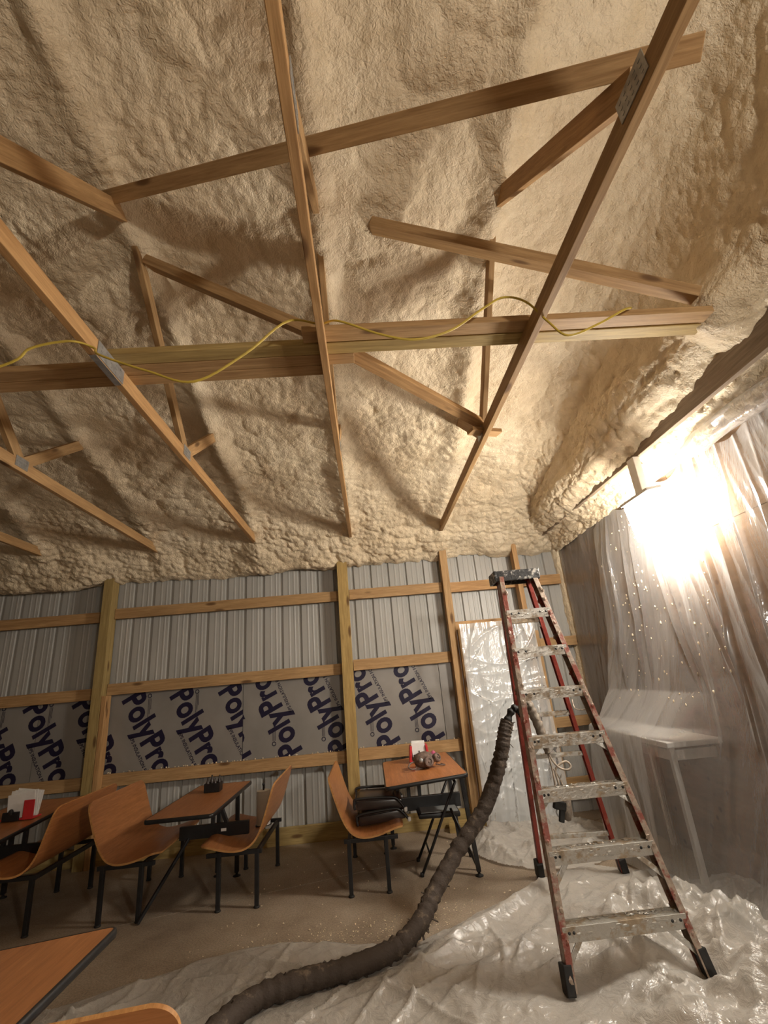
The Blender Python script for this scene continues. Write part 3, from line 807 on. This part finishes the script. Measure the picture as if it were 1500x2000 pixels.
def far_sheet():
    ys_ = np.linspace(4.72, 5.86, 90); vs = np.linspace(0, 1, 130)
    Yv, V = np.meshgrid(ys_, vs, indexing='ij'); z_ = 3.0 * (1 - V) + .01
    x_ = 2.575 - .03 * V - .035 * (ridge(Yv * 4 + z_ * .7, z_ * .5, 41, 3) - .4) - .01 * ridge(Yv * 9 - z_ * 1.5, z_, 43, 2)
    return grid_mesh('plastic_sheet', np.stack([np.minimum(x_, 2.59), Yv, z_], -1), M['film_far'])
tag(far_sheet(), 'dusty plastic sheet flat on the right wall beside the back corner', 'plastic sheet')
def roll():
    ys_ = np.linspace(0.9, 3.3, 120); th_ = np.linspace(0, 2 * PI, 26)
    A, T_ = np.meshgrid(ys_, th_, indexing='ij')
    r = .05 + .035 * (fbm(A * 4, A * 0, 3, 2)) + .016 * ridge(T_ * 2 + A * 1.2, A * .6, 9, 2); r = r * np.clip((3.32 - A) / .4, .2, 1)
    r[:, -1] = r[:, 0]
    return grid_mesh('plastic_sheet', np.stack([2.47 + r * np.cos(T_) * .8, A, 2.98 + .03 * np.sin(A * 3) + r * np.sin(T_)], -1), M['film_far'])
tag(roll(), 'gathered grey roll of plastic along the top of the right wall', 'plastic sheet')

# counter under the plastic
ct = thing('covered_counter', 'white-topped counter hidden under clear plastic by the right wall', 'counter', (2.3, 4.3, 0))
g = G(); g.box(2.14, 2.57, 3.78, 4.80, .925, .965, .006); g.make('countertop', M['white_metal'], ct)
for (lx, ly) in ((2.19, 3.83), (2.19, 4.75), (2.53, 4.75)):
    g = G(); g.bar((lx, ly, 0.01), (lx, ly, .925), .04, .04, c=.004); g.make('leg', M['white_metal'], ct)
g = G(); g.bar((2.19, 3.83, .87), (2.19, 4.75, .87), .025, .07, c=.003); g.bar((2.19, 3.83, .87), (2.53, 3.83, .87), .025, .07, c=.003); g.make('apron', M['white_metal'], ct)

# ------------------------------------------------------------------ the lit lamp
lp = thing('work_lamp', 'glaring white work lamp hung under the dark timber by the right wall', 'lamp', (2.3, 3.46, 2.65))
LR = Matrix.Rotation(math.radians(-8), 3, 'Y'); LC = Vector((2.285, 3.46, 2.62))
g = G(); g.obox(LC, (.050, .19, .16), LR, .02); g.make('lens', M['lamp'], lp)
g = G(); g.obox(LC + LR @ Vector((.0, 0, .172)), (.062, .20, .012), LR, .004)
for sg in (): g.obox(LC + LR @ Vector((.0, sg * .197, .0)), (.03, .006, .17), LR, .003)
g.make('housing', M['white_metal'], lp)
g = G(); g.box(2.27, 2.33, 3.42, 3.52, 2.83, 3.13, .006); g.make('bracket', M['white_metal'], lp)

# ------------------------------------------------------------------ ladder
ld = thing('step_ladder', 'tall red fibreglass step ladder crusted with foam, standing on plastic', 'ladder', (1.25, 3.7, 0))
FL0, FL1 = Vector((.885, 3.02, 0.02)), Vector((1.05, 3.61, 2.25))
FR0, FR1 = Vector((1.625, 3.02, 0.02)), Vector((1.335, 3.61, 2.25))
RL0, RL1 = Vector((1.22, 4.42, 0.02)), Vector((1.075, 3.74, 2.25))
RR0, RR1 = Vector((1.86, 4.34, 0.02)), Vector((1.335, 3.74, 2.25))
def channel(p0, p1, inward, name, mat, wf=.032, dp=.078, t=.006):
    """C section rail: web plus two flanges turned inward"""
    p0 = Vector(p0); p1 = Vector(p1); X = (p1 - p0).normalized(); I = Vector(inward); I = (I - X * I.dot(X)).normalized(); D = X.cross(I)
    g = G(); L = (p1 - p0).length; c = (p0 + p1) / 2; R = Matrix((X, I, D)).transposed()
    g.obox(c, (L / 2, t / 2, dp / 2), R, .0015)
    for sg in (-1, 1): g.obox(c + I * wf / 2 + D * sg * (dp / 2 - t / 2), (L / 2, wf / 2, t / 2), R, .0015)
    rr = random.Random(name + str(p0.x))
    if 'crust' in mat:
        for i in range(46):                                    # overspray crusts on the rail
            q = p0.lerp(p1, rr.uniform(.02, .98)); s_ = rr.uniform(.006, .014)
            off = I * rr.uniform(-.003, wf) + D * rr.choice((-1, 1)) * (dp / 2)
            g.blob(q + off, (s_, s_ * .7, s_ * 1.5), i, .25, 1)
    return g.make(name, M[mat], ld)
def railpt(a, b, z): return a.lerp(b, (z - a.z) / (b.z - a.z))
fl_ = channel(FL0, FL1, (1, 0, 0), 'front_rail', 'fibreglass_crust'); fr_ = channel(FR0, FR1, (-1, 0, 0), 'front_rail', 'fibreglass_crust')
channel(RL0, RL1, (1, 0, 0), 'rear_rail', 'fibreglass', .028, .05); channel(RR0, RR1, (-1, 0, 0), 'rear_rail', 'fibreglass', .028, .05)
for i, z in enumerate((.272, .584, .874, 1.155, 1.434, 1.71, 1.985)):
    a = railpt(FL0, FL1, z); b = railpt(FR0, FR1, z); a = a + Vector((.005, 0, 0)); b = b - Vector((.005, 0, 0))
    g = G(); dpt = .042
    g.box(a.x, b.x, a.y - dpt, a.y + dpt, z - .005, z, .001)
    g.box(a.x, b.x, a.y - dpt - .004, a.y - dpt, z - .066, z + .002, .001)
    g.box(a.x, b.x, a.y + dpt, a.y + dpt + .004, z - .045, z, .001)
    for k in range(6): g.box(a.x + .02, b.x - .02, a.y - .034 + k * .0125, a.y - .031 + k * .0125, z, z + .0025)
    st = g.make('step', M['tread'], ld)
    g = G(); rr = random.Random(i)
    for k in range(26):
        s_ = rr.uniform(.005, .013); g.blob((rr.uniform(a.x + .02, b.x - .02), a.y - dpt - .003, z - rr.uniform(.008, .05)), (s_ * 2, .004, s_ * .7), k, .3, 1)
        if i < 3: g.blob((rr.uniform(a.x + .02, b.x - .02), a.y + rr.uniform(-.01, .03), z + .003), (s_ * 1.6, s_, .005), k, .3, 1)
    cr = g.make('foam_crust', M['tread'], st); cr['kind'] = 'stuff'
    g = G()
    for xq in (a.x + .035, a.x + .09 if i > 3 else a.x + .06, b.x - .035, b.x - .08):
        g.lathe((xq, a.y - dpt - .004, z - .025), [(.008, 0), (.007, .003), (.003, .005)], 10, Matrix.Rotation(PI / 2, 3, 'X'))
    rv = g.make('rivets', M['black'], st); rv['kind'] = 'stuff'
    if i in (0, 1, 2, 3, 4, 5):
        ln = .17 if i < 2 else .11 if i < 4 else .07
        for (q, sg) in ((a, 1), (b, -1)):
            lo = railpt(FL0 if sg > 0 else FR0, FL1 if sg > 0 else FR1, z - ln)
            g = G(); g.bar((lo.x + sg * .008, lo.y - .01, lo.z), (q.x + sg * ln * .75, q.y, z - .04), .028, .008, (0, 1, 0), .002)
            g.make('knee_brace', M['tread'], ld)
for z in (.30, .60, .90, 1.21, 1.93):
    a = railpt(RL0, RL1, z); b = railpt(RR0, RR1, z)
    g = G(); g.bar(a + Vector((.004, 0, 0)), b - Vector((.004, 0, 0)), .03, .032, c=.003)
    rr = random.Random(z)
    for k in range(12): p = a.lerp(b, rr.uniform(.1, .9)); g.blob(p + Vector((0, 0, .016)), (.014, .008, .005), k, .3, 1)
    g.make('rear_rung', M['tread'], ld)
for z0_ in (1.93,):
    for (q, sg) in ((railpt(RL0, RL1, z0_), 1), (railpt(RR0, RR1, z0_), -1)):
        lo = railpt(RL0 if sg > 0 else RR0, RL1 if sg > 0 else RR1, z0_ - .07)
        g = G(); g.bar((lo.x, lo.y - .01, lo.z), (q.x + sg * .055, q.y, z0_ - .01), .022, .006, (0, 1, 0)); g.make('knee_brace', M['tread'], ld)
for (p, q) in ((FL0, FL1), (FR0, FR1), (RL0, RL1), (RR0, RR1)):
    d_ = (q - p).normalized(); g = G()
    g.bar(p - d_ * .012 + Vector((0, 0, -.0)), p + d_ * .11, .052 if p.y > 4 else .045, .085, (0, 1, 0), .006); g.make('rubber_foot', M['rubber'], ld)
# top cap: hollow moulded tray with a raised rim
g = G(); ca_ = Matrix.Rotation(math.radians(-2), 3, 'Z')
g.obox((1.193, 3.675, 2.285), (.175, .105, .018), ca_, .008)
for sg in (-1, 1): g.obox((1.193 + sg * .168, 3.675, 2.262), (.010, .103, .042), ca_, .006)
g.obox((1.193, 3.575, 2.262), (.172, .008, .040), ca_, .005); g.obox((1.193, 3.775, 2.262), (.172, .008, .040), ca_, .005)
g.make('top_cap', M['cap'], ld)
# thin spreader cord on the right
g = G(); g.tube(catmull([(1.60, 4.02, 1.30), (1.56, 3.9, 1.25), (1.52, 3.7, 1.25), (1.47, 3.42, 1.28)], 6), .004, 6); g.make('spreader_cord', M['cord'], ld)
for (A0, A1, B0, B1) in ((FL0, FL1, RL0, RL1), (FR0, FR1, RR0, RR1)):
    pass

# ------------------------------------------------------------------ spray hose and gun
hz = thing('spray_hose', 'thick grimy brown spray hose rising from the floor to the ladder', 'hose', (0.1, 3.5, 0))
hp = [(-.98, 2.55, .055), (-.90, 2.95, .055), (-.74, 3.20, .06), (-.50, 3.31, .06), (-.25, 3.37, .065), (.02, 3.48, .08), (.19, 3.60, .14), (.31, 3.74, .235), (.52, 3.85, .43), (.735, 3.89, .63), (.86, 3.91, .82), (.945, 3.92, 1.0), (.99, 3.93, 1.12), (1.03, 3.94, 1.20)]
cp = catmull(hp, 12)
rr = random.Random(5)
rad = [(.058 - .004 * min(1, i / 60) - .004 * max(0, (i - 110) / 40)) * (1 + .05 * math.sin(i * 1.9) + rr.uniform(-.05, .05)) for i in range(len(cp))]
g = G(); g.tube(cp, rad, 14, wob=lambda i, j: 1 + .07 * math.sin(i * 2.3 + j * 1.7) + rr.uniform(-.03, .03))
for i in range(70):                                               # loose tape ends
    k = rr.randrange(6, 95) if i < 55 else rr.randrange(95, len(cp) - 6)
    p = cp[k]; a = rr.uniform(0, 2 * PI); dv = Vector((math.cos(a), .4 * math.sin(a), math.sin(a))).normalized()
    q0 = p + dv * rad[k] * .9; q1 = q0 + dv * rr.uniform(.012, .03) + Vector((rr.uniform(-.02, .02), 0, rr.uniform(-.02, .01)))
    g.bar(q0, q1, .014, .004)
smooth_by_angle(g.make('hose_jacket', M['hose'], hz), 50)
g = G(); kp = catmull([(1.03, 3.94, 1.20), (1.07, 3.94, 1.262), (1.105, 3.94, 1.283), (1.145, 3.94, 1.255), (1.15, 3.945, 1.22)], 6)
g.tube(kp, [.028 + .006 * math.sin(i * 1.3) for i in range(len(kp))], 10); g.make('hose_coupling', M['rubber'], hz, True)
g = G(); kp = catmull([(1.145, 3.94, 1.262), (1.20, 3.94, 1.318), (1.232, 3.945, 1.26), (1.265, 3.95, 1.16), (1.288, 3.955, 1.05), (1.305, 3.96, .945)], 8)
g.tube(kp, [(.036 if i < 28 else .036 - .018 * (i - 28) / 13) * (1 + .08 * math.sin(i * 1.6)) for i in range(len(kp))], 12, wob=lambda i, j: 1 + .04 * math.sin(i * 2 + j * 2.2))
g.make('whip_hose', M['whip'], hz, True)
g = G()
g.tube(catmull([(1.305, 3.96, .95), (1.315, 3.96, .86), (1.318, 3.96, .76), (1.315, 3.96, .66)], 6), .007, 7)
g.tube(catmull([(1.31, 3.96, .94), (1.335, 3.96, .885), (1.375, 3.95, .84), (1.43, 3.94, .825), (1.455, 3.94, .85), (1.43, 3.95, .88), (1.375, 3.955, .862), (1.338, 3.96, .82), (1.345, 3.96, .74), (1.34, 3.96, .67)], 7), .008, 7)
g.tube(catmull([(1.325, 3.96, .84), (1.365, 3.96, .76), (1.372, 3.96, .68), (1.355, 3.96, .60)], 6), .006, 7)
g.make('control_cable', M['cord'], hz, True)
gun = thing('spray_gun', 'dark grimy spray gun hanging behind a ladder step', 'spray gun', (1.34, 3.96, .55))
g = G(); g.lathe((1.365, 3.96, .50), [(.002, -.01), (.024, 0), (.028, .03), (.034, .05), (.034, .13), (.026, .14), (.024, .165), (.002, .17)], 14, Matrix.Rotation(.12, 3, 'Y')); g.make('barrel', M['whip'], gun, True)
g = G(); g.obox((1.32, 3.95, .60), (.045, .022, .03), Matrix.Rotation(.3, 3, 'Y'), .008); g.obox((1.325, 3.95, .545), (.018, .016, .055), Matrix.Rotation(.25, 3, 'Y'), .007); g.make('grip', M['rubber'], gun)
g = G(); g.tube(catmull([(1.30, 3.945, .585), (1.285, 3.945, .56), (1.295, 3.945, .53)], 5), .005, 6); g.make('trigger', M['galv'], gun, True)

# ------------------------------------------------------------------ benches
def shell_grid():
    pr = [(-.295, .845), (-.255, .72), (-.215, .60), (-.175, .50), (-.125, .43), (-.055, .398), (.04, .398), (.13, .415), (.205, .438), (.262, .452), (.300, .440)]
    L = [0]
    for i in range(1, len(pr)): L.append(L[-1] + math.dist(pr[i], pr[i - 1]))
    n = 58; s_ = np.linspace(0, L[-1], n)
    # cluster samples near both ends for round corners
    s_ = L[-1] * (0.5 - 0.5 * np.cos(np.linspace(0, PI, n)))
    px = np.interp(s_, L, [p[0] for p in pr]); pz = np.interp(s_, L, [p[1] for p in pr])
    for _ in range(6):
        px[1:-1] = (px[:-2] + 2 * px[1:-1] + px[2:]) / 4; pz[1:-1] = (pz[:-2] + 2 * pz[1:-1] + pz[2:]) / 4
    return s_, px, pz, L[-1]
def make_bench():
    b = thing('bench_seat', 'x', 'bench', (0, 0, 0))
    s_, px, pz, LT = shell_grid(); hl, r = .49, .075; m = 23; n = len(s_)
    dx = np.gradient(px); dz = np.gradient(pz); nl = np.hypot(dx, dz); nx, nz = -dz / nl, dx / nl     # normal toward the sitter
    top = []; bot = []
    for i in range(n):
        e = min(s_[i], LT - s_[i]); h = hl
        if e < r: h = hl - r + math.sqrt(max(0, r * r - (r - e) ** 2))
        h -= .012 * math.exp(-((s_[i] - .42 * LT) / .12) ** 2)
        for j in range(m):
            y = -h + 2 * h * j / (m - 1); top.append((px[i] + nx[i] * .007, y, pz[i] + nz[i] * .007)); bot.append((px[i] - nx[i] * .007, y, pz[i] - nz[i] * .007))
    g = G(); k = len(top); ix = lambda i, j: i * m + j
    fs = [(ix(i, j), ix(i + 1, j), ix(i + 1, j + 1), ix(i, j + 1)) for i in range(n - 1) for j in range(m - 1)]
    g.v = top + bot; g.f = fs + [tuple(q + k for q in f[::-1]) for f in fs]; g.mi = [0] * len(g.f)
    rim = [ix(i, 0) for i in range(n)] + [ix(n - 1, j) for j in range(1, m)] + [ix(i, m - 1) for i in range(n - 2, -1, -1)] + [ix(0, j) for j in range(m - 2, 0, -1)]
    for a, c in zip(rim, rim[1:] + rim[:1]): g.f.append((a, a + k, c + k, c)[::-1]); g.mi.append(1)
    smooth_by_angle(g.make('seat_shell', [M['laminate'], M['ply_edge']], b), 50)
    for lx in (-.15, .15):
        for ly in (-.435, .435):
            g = G(); g.bar((lx, ly, .012), (lx, ly, .39), .032, .032, (1, 0, 0), .004); lg = g.make('leg', M['black'], b)
            g = G(); g.lathe((lx, ly, 0), [(.022, 0), (.024, .006), (.02, .014), (.008, .018)], 14); g.make('glide', M['rubber'], lg, True)
    for ly in (-.435, .435):
        g = G(); g.bar((-.19, ly, .375), (.25, ly, .375), .03, .03, c=.003); g.make('side_rail', M['black'], b)
    for lx in (-.15, .15):
        g = G(); g.bar((lx, -.42, .365), (lx, .42, .365), .025, .035, c=.003); g.make('cross_rail', M['black'], b)
    return b
bench = make_bench()
def place(o, loc, rz, label, group=None):
    o.location = loc; o.rotation_euler = (0, 0, rz); o['label'] = label
    if group: o['group'] = group
    WL[o] = Vector(loc)
    return o
GB = 'bent plywood bench seats'
place(bench, (-0.125, 4.91, 0), 0, 'bent plywood bench with dark folded chairs lying on its seat', GB)
b3 = place(copy_tree(bench), (-1.165, 4.92, 0), PI, 'bent plywood bench with a white paper roll standing on it', GB)
b2 = place(copy_tree(bench), (-2.06, 4.90, 0), 0, 'bent plywood bench facing right, a table shadow across its seat', GB)
b1 = place(copy_tree(bench), (-2.875, 4.87, 0), PI, 'bent plywood bench at far left seen from its shaded back', GB)

# ------------------------------------------------------------------ tables
def make_table(label, x0, x1, y0, y1, z, tilt, legs, beam=None, posts=(), ty=0.0, name='dining_table'):
    cx, cy = (x0 + x1) / 2, (y0 + y1) / 2
    t = thing(name, label, 'table', (cx, cy, 0))
    R = Matrix.Rotation(-tilt, 3, 'Y') @ Matrix.Rotation(ty, 3, 'X')
    hx, hy, r = (x1 - x0) / 2, (y1 - y0) / 2, .03
    def outline(gx, rr_):
        pts = []
        for (sx, sy, a0) in ((1, 1, 0), (-1, 1, PI / 2), (-1, -1, PI), (1, -1, 1.5 * PI)):
            for k in range(6):
                a = a0 + PI / 2 * k / 5
                pts.append((sx * (hx + gx - rr_) + rr_ * math.cos(a), sy * (hy + gx - rr_) + rr_ * math.sin(a)))
        return pts
    def T(x, y, zz): return Vector((cx, cy, z)) + R @ Vector((x, y, zz))
    o1 = outline(-.004, r - .004); n = len(o1); g = G()
    g.add([T(x, y, 0) for x, y in o1] + [T(x, y, -.026) for x, y in o1], [tuple(range(n)), tuple(range(n, 2 * n))[::-1]] + [(i, i + n, (i + 1) % n + n, (i + 1) % n) for i in range(n)])
    g.make('tabletop', M['laminate'], t)
    g = G(); secs = [(-.004, .0005), (.003, .0005), (.008, -.006), (.009, -.016), (.006, -.028), (-.004, -.030)]
    vs = []
    for (gx, zz) in secs: vs += [T(x, y, zz) for x, y in outline(gx, r + gx)]
    fs = [(k * n + i, (k + 1) * n + i, (k + 1) * n + (i + 1) % n, k * n + (i + 1) % n) for k in range(len(secs) - 1) for i in range(n)]
    g.add(vs, fs); g.make('edge_band', M['black'], t, True)
    def under(x, y):  # height of the underside
        p = T(x - cx, y - cy, -.028); return p.z
    for (lx, ly, fx, fy) in legs:
        g = G(); g.bar((fx, fy, .03), (lx, ly, under(lx, ly)), .036, .036, (0, 1, 0), .004); lg = g.make('leg', M['black'], t)
        g = G(); g.lathe((fx, fy, 0), [(.034, 0), (.034, .006), (.012, .012), (.010, .035), (.004, .036)], 16); g.make('glide', M['rubber'], lg, True)
    if beam:
        (bx0, bx1, by, bz0, bz1) = beam
        g = G(); g.box(bx0, bx1, by - .02, by + .02, bz0, bz1, .004); g.make('pedestal_beam', M['black'], t)
        for (qx, tx2) in posts:
            g = G(); g.bar((qx, by, bz1 - .01), (tx2, by, under(tx2, by)), .032, .032, (0, 1, 0), .003); g.make('support_post', M['black'], t)
    return t
make_table('small orange table at the right with a respirator and napkins on it', 0.055, 0.745, 4.40, 5.62, .765, math.radians(3.6),
           [(.72, 4.62, .77, 4.60), (.72, 5.45, .76, 5.47), (.10, 5.45, .10, 5.47)], (0.02, .74, 4.95, .43, .54), ((.17, .17), (.27, .27), (.37, .37)))
t2 = make_table('long orange table between two benches with a black caddy on it', -1.775, -1.268, 4.13, 5.35, .74, 0.0,
           [(-1.36, 5.20, -1.36, 5.20), (-1.55, 5.25, -1.55, 5.25)], (-1.74, -1.15, 4.78, .43, .53), ((-1.46, -1.46), (-1.34, -1.42)))
g = G(); g.bar((-1.888, 4.41, .01), (-1.66, 4.77, .44), .022, .022, c=.003); g.make('brace_leg', M['black'], t2)
g = G(); g.box(-1.385, -1.34, 4.757, 4.7595, .47, .492); g.make('sticker', M['white'], t2)
make_table('shaded orange table cut by the left picture edge, napkins on it', -3.62, -2.95, 4.30, 5.50, .70, 0.0,
           [(-3.5, 4.5, -3.5, 4.48), (-3.5, 5.3, -3.5, 5.3)], (-3.6, -2.92, 4.9, .40, .50), ((-3.12, -3.12), (-3.3, -3.3)), math.radians(3.0))
make_table('near orange table corner at the lower left of the picture', -2.25, -1.075, 1.70, 2.335, .713, math.radians(4.6),
           [(-1.2, 1.82, -1.2, 1.82), (-2.1, 1.82, -2.1, 1.82), (-2.1, 2.2, -2.1, 2.2)], (-2.1, -1.25, 2.0, .38, .48), ((-1.5, -1.5), (-1.8, -1.8)))
bn = place(copy_tree(bench), (-1.09, 1.835, 0), PI / 2 + .14, 'bent plywood bench whose back pokes up at the bottom picture edge by the near table', GB)

# ------------------------------------------------------------------ folding chairs
def fold_chair_standing():
    t = thing('folding_stool', 'black folding stool with sheen-lightened grey seat standing under the right table', 'stool', (.55, 4.86, 0))
    g = G(); R = Matrix.Rotation(math.radians(1.5), 3, 'Y')
    g.obox((.51, 4.88, .425), (.185, .17, .02), R, .016); smooth_by_angle(g.make('seat_pan', M['black'], t), 40)
    g = G(); g.obox((.515, 4.885, .4465), (.165, .15, .0035), R, .003); sp = g.make('seat_pad', M['seat_sheen_grey'], t)
    g = G(); ring = [(.53 + .085 * math.cos(a), 4.885 + .085 * math.sin(a), .449) for a in np.linspace(0, 2 * PI, 25)]; g.tube(ring, .003, 5, False); g.make('embossed_ring', M['seat_sheen_grey'], sp, True)
    for y in (4.70, 5.05):
        g = G(); g.tube([(.31, y + .01, .012), (.42, y, .21), (.56, y, .47), (.675, y, .672)], .0125, 10); l1 = g.make('leg', M['black'], t, True)
        g = G(); g.lathe((.308, y + .01, 0), [(.016, 0), (.017, .02), (.014, .03)], 12); g.make('rubber_tip', M['rubber'], l1, True)
        yo = y + (.018 if y < 4.9 else -.018)
        g = G(); g.tube([(.785, yo, .012), (.70, yo, .24), (.61, yo, .47)], .0115, 10); l2 = g.make('leg', M['black'], t, True)
        g = G(); g.lathe((.787, yo, 0), [(.016, 0), (.017, .02), (.014, .03)], 12); g.make('rubber_tip', M['rubber'], l2, True)
    for pts_, r_ in (([(.675, 4.70, .672), (.678, 4.88, .674), (.675, 5.05, .672)], .0125), ([(.72, 4.72, .19), (.72, 5.03, .19)], .008), ([(.39, 4.705, .155), (.39, 5.055, .155)], .008)):
        g = G(); g.tube(pts_, r_, 10); g.make('cross_bar', M['black'], t, True)
fold_chair_standing()
def fold_chair_flat(label, z, dx, rot):
    t = thing('folded_chair', label, 'folding chair', (-.02 + dx, 4.86, z), 'folded chairs on the bench')
    def L(x, y, zz): 
        p = Matrix.Rotation(rot, 3, 'Y') @ Vector((x, y, zz)); return Vector((-.02 + dx, 4.86, z)) + p
    g = G(); g.obox(L(.01, 0, .022), (.20, .205, .036), Matrix.Rotation(rot, 3, 'Y'), .015); smooth_by_angle(g.make('seat_pad', M['vinyl'], t), 40)
    g = G(); g.obox(L(-.02, .0, .055), (.15, .19, .018), Matrix.Rotation(rot, 3, 'Y'), .014); smooth_by_angle(g.make('back_pad', M['vinyl'], t), 40)
    for sy in (-1, 1):
        g = G(); y = sy * .225
        g.tube(catmull([L(-.20, y, .0), L(-.205, y, .05), L(-.18, y, .078), L(0, y, .082), L(.14, y, .075), L(.19, y, .04), L(.235, y, -.02)], 6), .0115, 9)
        fr = g.make('frame_tube', M['black'], t, True)
        g = G(); g.lathe(L(.235, y, -.035), [(.004, 0), (.015, .004), (.016, .03), (.012, .034)], 12); g.make('rubber_tip', M['white'], fr, True)
    for a_, b_ in (((-.2, -.225, .04), (-.2, .225, .04)), ((.14, -.225, .07), (.14, .225, .07))):
        g = G(); g.tube([L(*a_), L(*b_)], .010, 9); g.make('cross_bar', M['black'], t, True)
fold_chair_flat('dark vinyl folded chair lying directly on the bench seat', .445, 0.02, math.radians(-4))
fold_chair_flat('dark vinyl folded chair stacked on top, its tube frame arched', .545, -.0, math.radians(2))

# ------------------------------------------------------------------ things on the tables
def z_t3(x): return .765 + (x - .40) * math.tan(math.radians(3.6)) + .001
nd = thing('napkin_dispenser', 'red napkin dispenser full of white napkins behind the respirator', 'napkin holder', (.43, 5.33, z_t3(.43)))
zb = z_t3(.43)
g = G()
for sg in (-1, 1): g.obox((.43 + sg * .085, 5.33, zb + .075), (.012, .06, .075), Matrix.Rotation(sg * -.10, 3, 'Y'), .006)
g.box(.345, .515, 5.27, 5.39, zb - .002, zb + .018, .005); g.make('holder', M['red'], nd)
g = G()
for k in range(7): g.obox((.43, 5.295 + k * .012, zb + .095 + .006 * (k % 3)), (.068 - .002 * (k % 2), .0035, .078), Matrix.Rotation(.02 * (k - 3), 3, 'Y'), .002)
g.make('napkins', M['white'], nd)
g = G(); g.box(.37, .49, 5.258, 5.268, zb + .01, zb + .07, .004); g.lathe((.43, 5.262, zb + .07), [(.006, 0), (.006, .03), (.002, .034)], 10); g.make('front_clip', M['black'], nd)

rs = thing('respirator', 'grimy brown respirator with round filters lying on the right table', 'respirator', (.46, 4.92, z_t3(.46)))
zb = z_t3(.46)
g = G(); g.blob((.44, 4.92, zb + .068), (.105, .085, .070), 2, .05, 3); smooth_by_angle(g.make('face_piece', M['mask'], rs), 60)
def disc(c, r, ax, name, mat):
    g = G(); rot = Vector(ax).normalized().to_track_quat('Z', 'Y').to_matrix()
    g.lathe(c, [(r * .7, -.03), (r, -.02), (r, .008), (r * .85, .016), (r * .55, .017), (r * .5, .010), (r * .22, .010), (r * .18, .018), (.001, .019)], 22, rot)
    return g.make(name, M[mat], rs, False)
disc((.475, 4.835, zb + .062), .046, (.25, -1, .15), 'filter_disc', 'mask')
disc((.56, 4.87, zb + .085), .04, (.7, -.7, .4), 'filter_disc', 'mask')
disc((.545, 4.95, zb + .10), .036, (.8, -.2, .6), 'filter_disc', 'pink')
g = G(); g.lathe((.405, 4.845, zb + .075), [(.02, -.02), (.022, .01), (.012, .016), (.001, .017)], 16, Vector((-.25, -1, .2)).normalized().to_track_quat('Z', 'Y').to_matrix()); g.make('exhale_valve', M['galv'], rs, True)
g = G(); g.tube(catmull([(.36, 4.90, zb + .06), (.31, 4.88, zb + .055), (.285, 4.86, zb + .03), (.31, 4.84, zb + .012), (.35, 4.85, zb + .012), (.36, 4.88, zb + .03)], 6), .0075, 7)
g.tube(catmull([(.54, 4.87, zb + .03), (.60, 4.86, zb + .02), (.63, 4.90, zb + .012), (.60, 4.96, zb + .015)], 6), .006, 7); g.make('head_strap', M['mask'], rs, True)

cdy = thing('condiment_caddy', 'small black caddy with packets on the long middle table', 'caddy', (-1.53, 4.98, .741))
g = G(); g.box(-1.60, -1.46, 4.93, 5.03, .742, .75, .003)
for (a, b_) in (((-1.60, -1.594), (4.93, 5.03)), ((-1.466, -1.46), (4.93, 5.03)), ((-1.60, -1.46), (4.93, 4.936)), ((-1.60, -1.46), (5.024, 5.03)), ((-1.535, -1.53), (4.93, 5.03))): g.box(a[0], a[1], b_[0], b_[1], .745, .815)
g.make('tray', M['black'], cdy)
for k, (qx, qy, hh) in enumerate(((-1.575, 4.96, .11), (-1.55, 5.0, .125), (-1.505, 4.955, .10), (-1.48, 5.0, .12))):
    g = G(); g.lathe((qx, qy, .75), [(.014, 0), (.016, .01), (.016, hh - .04), (.008, hh - .02), (.007, hh), (.002, hh + .002)], 12); g.make('bottle', M['vinyl'], cdy, True)

pt = thing('paper_roll', 'white paper towel roll with black spindle standing on a bench', 'paper roll', (-1.08, 5.08, .41))
g = G(); g.lathe((-1.09, 5.08, .413), [(.018, 0), (.062, .001), (.063, .015), (.063, .265), (.061, .28), (.02, .281)], 28); smooth_by_angle(g.make('paper', M['white'], pt), 40)
g = G(); g.lathe((-1.09, 5.08, .411), [(.075, 0), (.075, .004), (.01, .005), (.007, .01), (.007, .32), (.012, .325), (.012, .34), (.002, .345)], 16); g.make('spindle', M['black'], pt, True)

n1 = thing('napkin_dispenser', 'red and white napkin dispenser on the shaded table at the left edge', 'napkin holder', (-3.17, 4.85, .70))
zb = .703
g = G(); g.box(-3.11, -3.02, 4.80, 4.808, zb, zb + .15, .003); g.box(-3.30, -3.02, 4.808, 4.92, zb, zb + .014, .004); g.make('holder', M['red'], n1)
g = G()
for k in range(6): g.obox((-3.15 + .012 * (k % 2), 4.83 + .014 * k, zb + .11 + .008 * (k % 3)), (.115, .0035, .095), Matrix.Rotation(.05 * (k - 2), 3, 'Y'), .002)
g.make('napkins', M['white'], n1)
g = G(); g.box(-3.27, -3.13, 4.78, 4.80, zb, zb + .07, .006); g.lathe((-3.20, 4.785, zb + .07), [(.02, -.02), (.022, 0), (.012, .02), (.002, .024)], 12); g.make('front_clip', M['black'], n1)
